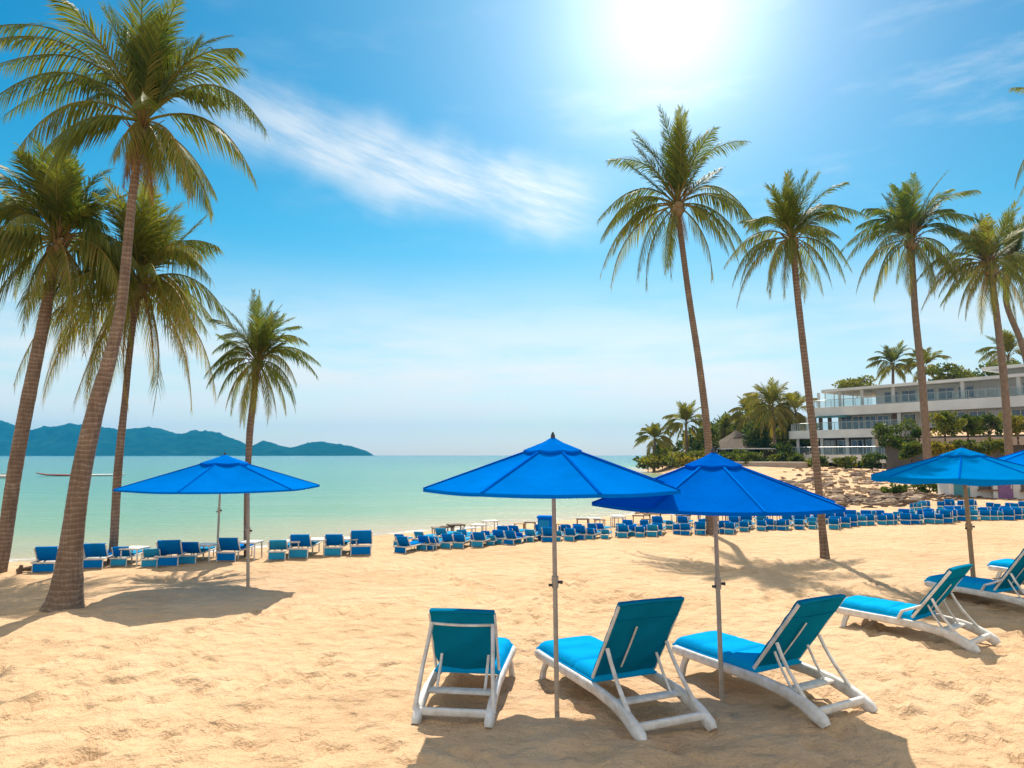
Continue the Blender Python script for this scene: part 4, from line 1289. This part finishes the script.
# ------------------------------------------------------------------ foreground loungers
def lounger(label, rear_mid, axis, style='lounge', back_deg=62, width=0.64, length=1.78, bl_=0.78):
    """axis: ground direction from foot end to head end; rear_mid: ground point between the rear feet"""
    ax = Vector((axis[0], axis[1], 0)).normalized()
    rz = math.atan2(ax.y, ax.x) - math.pi / 2
    r_ = empty('sun_lounger', (rear_mid[0], rear_mid[1], gz(rear_mid[0], rear_mid[1])), rz)
    tag(r_, label, 'sun lounger', 'sun loungers in the foreground')
    Lg = length
    hw = width / 2
    y = lambda s_: -Lg + s_ * Lg          # 0 foot end .. 1 rear feet
    hinge = (y(0.60), 0.27)
    ba = R(back_deg)
    bt = lambda s_: (hinge[0] + math.cos(ba) * bl_ * s_, hinge[1] + math.sin(ba) * bl_ * s_)
    # side rails curving down into the rear feet
    for sg in (-1, 1):
        mb = MB()
        path = [(0.0, 0.205, .030, .030), (0.02, 0.205, .034, .045), (0.2, 0.20, .028, .042), (0.45, 0.195, .028, .045), (0.65, 0.19, .028, .047), (0.80, 0.165, .030, .050),
                (0.90, 0.125, .034, .054), (0.97, 0.075, .038, .058), (1.02, 0.030, .038, .054), (1.035, 0.0, .030, .040)]
        pts = [(sg * hw, y(s_), z_) for s_, z_, _, _ in path]
        mb.sweep(pts, [p[2] for p in path], [p[3] for p in path], 12, power=3.2)
        mb.build('side_rail', M['white'], r_, smooth=True)
        mb = MB()
        mb.sweep([(sg * (hw - 0.03), y(0.10), 0.19), (sg * (hw - 0.01), y(0.075), 0.08), (sg * hw, y(0.06), -0.03)], [.026, .026, .03], [.035, .03, .034], 10, up=(0, 1, 0.1), power=3)
        mb.build('front_leg', M['white'], r_, smooth=True)
    # cross bars
    mb = MB(); mb.sweep([(-hw, y(0.985), 0.085), (hw, y(0.985), 0.085)], 0.026, 0.032, 12, power=3); mb.build('rear_bar', M['white'], r_, smooth=True)
    mb = MB(); mb.sweep([(-hw, y(0.80), 0.165), (hw, y(0.80), 0.165)], 0.055, 0.018, 12, power=3.5); mb.build('cross_bar', M['white'], r_, smooth=True)
    mb = MB(); mb.sweep([(-hw, y(0.03), 0.185), (hw, y(0.03), 0.185)], 0.03, 0.025, 12, power=3); mb.build('front_bar', M['white'], r_, smooth=True)
    mb = MB()
    for k in range(9):
        mb.box((0, y(0.08 + 0.06 * k), 0.222), (width - 0.04, 0.07, 0.016), bevel=0.005)
    mb.build('seat_slats', M['white'], r_, smooth=True)
    # seat cushion, slightly domed with soft edges
    mb = MB()
    ca, cb_ = y(-0.015), hinge[0] + 0.03
    nx, ny = 14, 60
    top = []; 
    def cz(u, v):
        e = min(u, 1 - u, 1) * (width)
        e2 = min(v, 1 - v) * (cb_ - ca)
        return 0.085 * (1 - math.exp(-e / 0.022)) * (1 - math.exp(-e2 / 0.022)) + 0.006 * math.sin(v * 21 + u * 3) * (u * (1 - u) * 4) - 0.014 * (math.exp(-((v - 0.36) / 0.012) ** 2) + math.exp(-((v - 0.68) / 0.012) ** 2))
    vs = []; fs = []
    for j in range(ny + 1):
        for i in range(nx + 1):
            u, v = i / nx, j / ny
            u = 0.5 - 0.5 * math.cos(math.pi * u) ; v = 0.5 - 0.5 * math.cos(math.pi * v)
            vs.append(((u - 0.5) * (width - 0.01), ca + (cb_ - ca) * v, 0.245 + cz(u, v)))
    for j in range(ny):
        for i in range(nx):
            a_ = j * (nx + 1) + i
            fs.append((a_, a_ + 1, a_ + nx + 2, a_ + nx + 1))
    nb = len(vs)
    ring = [i for i in range(nx + 1)] + [(j) * (nx + 1) + nx for j in range(1, ny + 1)] + [ny * (nx + 1) + i for i in range(nx - 1, -1, -1)] + [j * (nx + 1) for j in range(ny - 1, 0, -1)]
    for q in ring: vs.append((vs[q][0], vs[q][1], 0.232))
    for k in range(len(ring)):
        k2 = (k + 1) % len(ring)
        fs.append((ring[k2], ring[k], nb + k, nb + k2))
    fs.append(tuple(nb + k for k in range(len(ring) - 1, -1, -1)))
    mb.add(vs, fs)
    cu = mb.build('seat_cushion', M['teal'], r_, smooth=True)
    mb = MB()
    e_ = (width - 0.01) / 2
    pr = [(-e_, ca, .245), (e_, ca, .245), (e_, cb_, .245), (-e_, cb_, .245), (-e_, ca, .245)]
    mb.sweep(pr, 0.007, 0.007, 6); mb.build('piping', M['teal'], cu, smooth=True)
    # backrest panel (fabric with slight belly), cushion in front
    mb = MB()
    T = Matrix.Translation((0, hinge[0], hinge[1])) @ Matrix.Rotation(ba, 4, 'X')      # local y runs up the back, local z is its rear/up side -> front face is +z rotated
    nx, ny = 12, 18
    vs = []; fs = []
    bw = width - 0.035
    for side in (0, 1):
        for j in range(ny + 1):
            for i in range(nx + 1):
                u, v = i / nx, j / ny
                belly = 4 * u * (1 - u) * math.sin(math.pi * min(1, v)) 
                xw = (u - 0.5) * bw
                if style == 'chair': xw *= 0.78 + 0.22 * min(1, v / 0.25) ** 0.5
                z_ = (0.030 + 0.012 * belly + 0.003 * math.sin(v * 30 + u * 5)) if side else (-0.018 - 0.022 * belly + 0.004 * math.sin(u * 9 + v * 13))
                yy_ = 0.03 + v * bl_
                if style == 'chair' and v < 0.2: yy_ -= 0.03 * 4 * u * (1 - u)
                vs.append(T @ Vector((xw, yy_, z_)))
    N1 = (nx + 1) * (ny + 1)
    for side in (0, 1):
        for j in range(ny):
            for i in range(nx):
                a_ = side * N1 + j * (nx + 1) + i
                f_ = (a_, a_ + 1, a_ + nx + 2, a_ + nx + 1)
                fs.append(f_ if side else tuple(reversed(f_)))
    ring = [i for i in range(nx + 1)] + [(j) * (nx + 1) + nx for j in range(1, ny + 1)] + [ny * (nx + 1) + i for i in range(nx - 1, -1, -1)] + [j * (nx + 1) for j in range(ny - 1, 0, -1)]
    for k in range(len(ring)):
        k2 = (k + 1) % len(ring)
        fs.append((ring[k], ring[k2], N1 + ring[k2], N1 + ring[k]))
    mb.add(vs, fs)
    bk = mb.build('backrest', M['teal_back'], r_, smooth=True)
    mb = MB(); mb.sweep([T @ Vector((x_, 0.03 + bl_ * 0.80, -0.024 - 0.018 * (1 - (2 * x_ / bw) ** 2))) for x_ in np.linspace(-bw / 2, bw / 2, 9)], 0.006 if style != 'chair' else 0.014, 0.004 if style != 'chair' else 0.012, 6)
    mb.build('hem' if style != 'chair' else 'back_bar', M['teal_back'] if style != 'chair' else M['white'], bk, smooth=True)
    if style != 'chair':
        mb = MB(); mb.sweep([T @ Vector((bw * 0.16, bl_ * s_, -0.047 - 0.006 * math.sin(s_ * 3.1))) for s_ in (0.18, 0.3, 0.45, 0.6, 0.76)], 0.010, 0.006, 6, up=(0, 1, 0))
        mb.build('strap', M['white'], bk, smooth=True)
    # back frame: white tube down both sides and over the top corners
    mb = MB()
    for sg in (-1, 1):
        mb = MB()
        mb.sweep([T @ Vector((sg * (width / 2 - 0.012), s_ * bl_, -0.004)) for s_ in (0.0, 0.3, 0.6, 0.9, 1.02)], 0.013, 0.016, 8, up=(0, 1, 0))
        mb.build('back_frame', M['white'], r_, smooth=True)
    mb = MB(); mb.sweep([T @ Vector((x_, (1.03 + 0.012 * (1 - (x_ / (width / 2)) ** 2)) * bl_, 0.004)) for x_ in np.linspace(-(width / 2 - 0.014), width / 2 - 0.014, 7)], 0.03, 0.016, 8, power=2.6)
    mb.build('top_roll', M['teal_back'], bk, smooth=True)
    # struts from the backrest to the rails
    s_att, y_end = (0.86, 0.985) if style == 'chair' else (0.46, 0.93)
    for sg in (-1, 1):
        p = T @ Vector((sg * (hw - 0.03), bl_ * s_att, -0.03))
        q = Vector((sg * (hw + (0.03 if style == 'chair' else -0.01)), y(y_end), 0.13 if style != 'chair' else 0.09))
        mid = p.lerp(q, 0.5) + Vector((sg * 0.0, -0.03 if style != 'chair' else 0.03, 0.0))
        mb = MB(); mb.sweep([p, p.lerp(mid, 0.5) + Vector((0, -0.008, 0)), mid, mid.lerp(q, 0.5) + Vector((0, -0.004, 0)), q], [0.017, 0.016, 0.016, 0.018, 0.020], 0.014 if style != 'chair' else 0.022, 8, up=(0, 1, 0.2), power=3)
        mb.build('strut', M['white'], r_, smooth=True)
        # short inner brace
        p = T @ Vector((sg * (hw - 0.09), bl_ * 0.30, -0.03)); q = Vector((sg * (hw - 0.09), y(0.80), 0.17))
        mb = MB(); mb.sweep([p, p.lerp(q, 0.5) + Vector((0, -0.01, 0)), q], 0.012, 0.010, 8, up=(0, 1, 0.2), power=3)
        mb.build('brace', M['white'], r_, smooth=True)
        if style == 'arms':
            mb = MB(); p = T @ Vector((sg * (hw + 0.01), bl_ * 0.28, -0.01))
            mb.sweep([(sg * (hw + 0.01), y(0.50), 0.22), (sg * (hw + 0.02), y(0.54), 0.33), (sg * (hw + 0.02), y(0.62), 0.385), p], 0.024, 0.016, 8, power=3)
            mb.build('armrest', M['white'], r_, smooth=True)
    return r_


def mid(a, b_): return (a + b_) * 0.5


r1 = mid(on_ground(417, 724), on_ground(489, 722))
lounger('upright teal lounger leftmost in the foreground, seen square from behind with two white cross bars', (r1.x, r1.y), (-0.13, -1.0), 'chair', 64, 0.60, 1.50, 0.59)
r2 = mid(on_ground(640, 741), on_ground(706, 727))
lounger('teal lounger right of the bright blue parasol pole, nearest to the bottom edge', (r2.x, r2.y), (0.40, -0.915), 'lounge', 57, 0.66, 1.80, 0.80)
r3 = mid(on_ground(822, 726), on_ground(866, 713))
lounger('teal lounger beside the deep blue parasol pole, shaded back turned to the camera', (r3.x, r3.y), (0.50, -0.87), 'lounge', 52, 0.62, 1.68, 0.80)
r4 = mid(on_ground(966, 654), on_ground(998, 643))
lounger('teal lounger under the valanced parasol at right, seen from its side', (r4.x, r4.y), (0.62, -0.80), 'arms', 53, 0.62, 1.58, 0.74)
r5 = on_ground(1060, 616)
lounger('teal lounger half cut by the right frame edge behind the side-on lounger', (r5.x, r5.y), (0.46, -0.89), 'arms', 54, 0.66, 1.70)
r6 = on_ground(1132, 596)
lounger('lounger at the right frame edge of which only the lit foot cushion shows', (r6.x, r6.y), (0.5, -0.87), 'lounge', 50, 0.66, 1.9)


# ------------------------------------------------------------------ loungers along the waterline
def shore_chair(mt_back, mt_seat, hi=0.58, wd=0.50):
    c = empty('shore_lounger', (0, 0, 0))
    mb = MB()
    T = Matrix.Translation((0, 0, 0.27)) @ Matrix.Rotation(R(60), 4, 'X')
    bl_ = (hi - 0.27) / math.sin(R(60))
    mb.box((0, bl_ / 2 + 0.01, 0), (wd, bl_, 0.045), T @ Matrix.Rotation(math.pi, 4, 'Z') @ Matrix.Translation((0, -bl_ - 0.02, 0)), bevel=0.012)
    mb.build('backrest', mt_back, c, smooth=True)
    mb = MB(); mb.box((0, -0.52, 0.27), (wd, 1.05, 0.055), bevel=0.014); mb.build('seat', mt_seat, c, smooth=True)
    mb = MB()
    for sg in (-1, 1):
        mb.sweep([(sg * (wd / 2 + 0.01), -1.05, 0.235), (sg * (wd / 2 + 0.01), 0.30, 0.235)], 0.018, 0.022, 6)
        mb.tube([(sg * (wd / 2 + 0.01), 0.02, 0.25), (sg * (wd / 2 + 0.01), 0.02 + math.cos(R(60)) * bl_ * 1.02, 0.25 + math.sin(R(60)) * bl_ * 1.02)], 0.016, 6)
    mb.sweep([(-wd / 2, 0.30, 0.235), (wd / 2, 0.30, 0.235)], 0.018, 0.02, 6)
    mb.build('frame', M['white'], c, smooth=True)
    for (sx, sy) in ((-1, 0.26), (1, 0.26), (-1, -0.95), (1, -0.95)):
        mb = MB(); mb.sweep([(sx * wd * 0.46, sy, 0.24), (sx * wd * 0.48, sy + 0.02, -0.06)], 0.017, 0.017, 6, up=(0, 1, 0)); mb.build('leg', M['white'], c, smooth=True)
    mb = MB()
    mb.box((0, 0.285, 0.12), (wd * 0.9, 0.016, 0.18), bevel=0.004)
    mb.build('skirt_cloth', mt_seat, c)
    return c


proto_a = shore_chair(M['shore_blue'], M['shore_blue'])
proto_b = shore_chair(M['shore_blue'], M['shore_teal'], 0.54, 0.46)
proto_c = shore_chair(M['shore_teal'], M['shore_teal'], 0.50, 0.44)
used = set()


def place(proto, p, rz, label, group, scale=1.0, dz=0.0):
    if proto.name not in used:
        o = proto; used.add(proto.name)
    else:
        o = copy_tree(proto)
    o.location = (p.x, p.y, gz(p.x, p.y) + dz)
    o.rotation_euler = (0, 0, rz)
    o.scale = (scale, scale, scale)
    tag(o, label, 'sun lounger', group)
    return o


GS = 'blue loungers along the left waterline'
left = [(49, 571, 'a', 1.0, 'blue shore lounger left of the tallest palm trunk'),
        (96, 567, 'a', 1.0, 'blue shore lounger right of the tallest palm trunk'),
        (122, 565, 'b', 0.85, 'small blue shore lounger right of the yellowish palm trunk'),
        (152, 566, 'c', 0.85, 'narrow teal shore lounger first of the cluster left of the small palm'),
        (170, 565, 'a', 1.08, 'wide dark blue shore lounger in the cluster left of the small palm'),
        (191, 563, 'b', 1.0, 'pale blue shore lounger at the right of the cluster left of the small palm'),
        (230, 560, 'a', 1.0, 'blue shore lounger between the small palm trunk and the parasol pole'),
        (278, 559, 'c', 1.0, 'teal shore lounger first to the right of the parasol pole'),
        (301, 557, 'b', 1.12, 'dark blue shore lounger second to the right of the parasol pole'),
        (335, 555, 'b', 1.05, 'blue shore lounger third to the right of the parasol pole'),
        (361, 554, 'a', 1.12, 'blue shore lounger fourth to the right of the parasol pole, before the dense row')]
rnd = random.Random(3)
for px, py, kd, s_, lb in left:
    p = on_ground(px, py)
    view = math.atan2(p.y, p.x) - math.pi / 2
    place({'a': proto_a, 'b': proto_b, 'c': proto_c}[kd], p, math.pi + 0.35 * view + rnd.uniform(-0.12, 0.12), lb, GS, s_ * 0.80)


def row(path, n, labels, group, sc_lo, sc_hi, jitter, rot0, skip=0.0, rz_j=0.18):
    W3 = [on_ground(*q) for q in path]
    L = [0]
    for a, b_ in zip(W3[:-1], W3[1:]): L.append(L[-1] + (b_ - a).length)
    for i in range(n):
        if rnd.random() < skip: continue
        s_ = L[-1] * (i + 0.5) / n
        k = max(j for j in range(len(L)) if L[j] <= s_)
        k = min(k, len(L) - 2)
        p = W3[k].lerp(W3[k + 1], (s_ - L[k]) / (L[k + 1] - L[k]))
        p = p + Vector((rnd.uniform(-jitter, jitter), rnd.uniform(-jitter, jitter), 0))
        pr = rnd.choice([proto_a, proto_b, proto_b, proto_c])
        place(pr, p, math.pi + rot0 + rnd.uniform(-rz_j, rz_j), labels, group, rnd.uniform(sc_lo, sc_hi))


row([(392, 552), (470, 547), (540, 542), (640, 536), (760, 530), (830, 528)], 52, 'blue lounger in the packed front row of the shoreline', 'front row of shoreline loungers', 0.46, 0.64, 0.22, -0.35)
row([(402, 546), (470, 541), (540, 537), (640, 531), (760, 525), (840, 523)], 36, 'blue lounger in the second row of the shoreline, behind the front row', 'second row of shoreline loungers', 0.46, 0.68, 0.25, -0.35, 0.1)
row([(836, 528), (900, 524), (960, 521), (1040, 518)], 30, 'blue lounger in the row right of the curved palm trunk', 'right hand rows of shoreline loungers', 0.55, 0.72, 0.15, -0.5)
row([(828, 523), (900, 520), (960, 517), (1040, 515)], 28, 'blue lounger in the back row right of the curved palm trunk', 'right hand rows of shoreline loungers', 0.55, 0.72, 0.2, -0.5)
row([(905, 511), (960, 509), (1030, 510)], 16, 'blue lounger in the farthest short row below the kiosks', 'farthest row of loungers', 0.5, 0.7, 0.3, -0.5)

# small tables between the loungers
def small_table():
    t_ = empty('side_table', (0, 0, 0))
    mb = MB(); mb.box((0, 0, 0.34), (0.42, 0.42, 0.035), bevel=0.01); mb.build('table_top', M['white'], t_)
    for sx in (-1, 1):
        for sy in (-1, 1):
            mb = MB(); mb.sweep([(sx * 0.17, sy * 0.17, 0.33), (sx * 0.18, sy * 0.18, -0.05)], 0.016, 0.016, 6, up=(0, 1, 0)); mb.build('leg', M['white'], t_)
    return t_


tb0 = small_table()
tabs = [(206, 561, 'white side table right of the pale blue shore lounger'), (250, 558, 'white side table behind the left parasol pole'),
        (290, 557, 'white side table between the first two loungers right of the parasol pole'), (318, 555, 'white side table between the second and third loungers right of the parasol pole'),
        (349, 554, 'white side table before the fourth lounger right of the parasol pole'), (134, 565, 'white side table between the small lounger and the cluster')]
for i, (px, py, lb) in enumerate(tabs):
    o = tb0 if i == 0 else copy_tree(tb0)
    p = on_ground(px, py)
    o.location = (p.x, p.y, gz(p.x, p.y)); o.rotation_euler = (0, 0, rnd.uniform(-0.3, 0.3))
    tag(o, lb, 'table', 'side tables along the left waterline')
wt_ = [M['wood'], M['white'], M['rubble_dark'], M['orange']]
crates = []
for q in range(4):
    c_ = empty('beach_table', (0, 0, 0))
    mb = MB(); mb.box((0, 0, 0.40), (0.55, 0.42, 0.04), bevel=0.008); mb.build('table_top', wt_[q], c_)
    for sx in (-1, 1):
        for sy in (-1, 1):
            mb = MB(); mb.box((sx * 0.23, sy * 0.17, 0.18), (0.035, 0.035, 0.42)); mb.build('leg', wt_[q], c_)
    crates.append(c_)
lbs = ['brown wooden table behind the dense lounger row', 'white table behind the dense lounger row', 'dark brown table behind the dense lounger row', 'orange covered table behind the dense lounger row']
seen = [False] * 4
for i in range(34):
    q = rnd.choice([0, 1, 1, 2, 3])
    x = 430 + 400 * (i + rnd.random()) / 34
    p = on_ground(x, np.interp(x, [400, 540, 640, 760, 850], [540, 531, 525, 519, 518]) + rnd.uniform(-2.5, 2.5))
    o = crates[q] if not seen[q] else copy_tree(crates[q])
    seen[q] = True
    o.location = (p.x, p.y, max(gz(p.x, p.y), WL + 0.02)); o.rotation_euler = (0, 0, rnd.uniform(-0.5, 0.5)); s_ = rnd.uniform(0.5, 0.85); o.scale = (s_, s_, s_)
    tag(o, lbs[q], 'table', 'tables behind the lounger row')

# tall blue beach cabinet in the row
p = on_ground(545, 539)
bc = empty('towel_cabinet', (p.x, p.y, gz(p.x, p.y)), -0.2)
tag(bc, 'blue towel cabinet standing just above the lounger row beside the middle parasol pole', 'cabinet')
mb = MB(); mb.box((0, 0, 0.26), (0.34, 0.30, 0.58), bevel=0.01); mb.build('body', M['shore_blue'], bc)
mb = MB(); mb.box((0.02, 0, 0.575), (0.42, 0.38, 0.05), bevel=0.01); mb.build('lid', M['canopy'], bc)
mb = MB(); mb.box((0, -0.155, 0.30), (0.28, 0.02, 0.40), bevel=0.004); mb.build('door', M['shore_teal'], bc)

# ------------------------------------------------------------------ small things
# floating buoy line and a moored skiff at the left
p = ground(72, 476, WL)
bo = empty('moored_boat', (p.x, p.y, WL))
tag(bo, 'thin red boat with white stern afloat on the bay behind the tallest trunk', 'boat')
mb = MB()
mb.sweep([(-4.2, 0, 0.35), (-3.0, 0, 0.15), (0, 0, 0.08), (2.2, 0, 0.10)], [0.05, 0.3, 0.45, 0.4], [0.06, 0.10, 0.13, 0.12], 10, power=2.5); mb.build('hull', M['red'], bo, smooth=True)
mb = MB(); mb.sweep([(2.2, 0, 0.10), (4.6, 0, 0.14), (6.2, 0, 0.2)], [0.4, 0.35, 0.2], [0.11, 0.10, 0.06], 10, power=2.5); mb.build('stern_deck', M['white'], bo, smooth=True)
p = ground(2, 478, WL)
bo = empty('moored_boat', (p.x, p.y, WL))
tag(bo, 'small pale boat afloat at the left frame edge', 'boat')
mb = MB(); mb.sweep([(-2.2, 0, 0.35), (-1.2, 0, 0.18), (0.8, 0, 0.12), (1.9, 0, 0.2)], [0.05, 0.4, 0.5, 0.35], [0.1, 0.22, 0.25, 0.2], 10, power=2.5); mb.build('hull', M['hotel_wall'], bo, smooth=True)
mb = MB(); mb.box((0.3, 0, 0.42), (0.9, 0.1, 0.06)); mb.build('thwart', M['wood'], bo)

# driftwood sticks and a stump at the left edge
for i, (px, py, L, lb) in enumerate([(19, 574, 0.22, 'short dark stump on the sand left of the first shore lounger'), (30, 572, 0.5, 'dark driftwood stick lying by the first shore lounger'),
                                     (38, 571, 0.4, 'dark driftwood branch touching the first shore lounger')]):
    p = on_ground(px, py)
    mb = MB()
    if i == 0: mb.tube([(0, 0, -0.1), (0.01, 0, 0.06), (0.03, 0.01, 0.16)], [0.05, 0.045, 0.03], 8)
    else:
        mb.tube([(-L / 2, 0, 0.03), (0, 0.04, 0.07), (L / 2, 0.0, 0.12)], [0.035, 0.04, 0.02], 7)
        mb.tube([(0, 0.04, 0.07), (L * 0.2, 0.1, 0.2)], [0.025, 0.01], 6)
    tag(mb.build('driftwood_branch', M['rubble_dark'], None, True, (p.x, p.y, gz(p.x, p.y))), lb, 'driftwood')
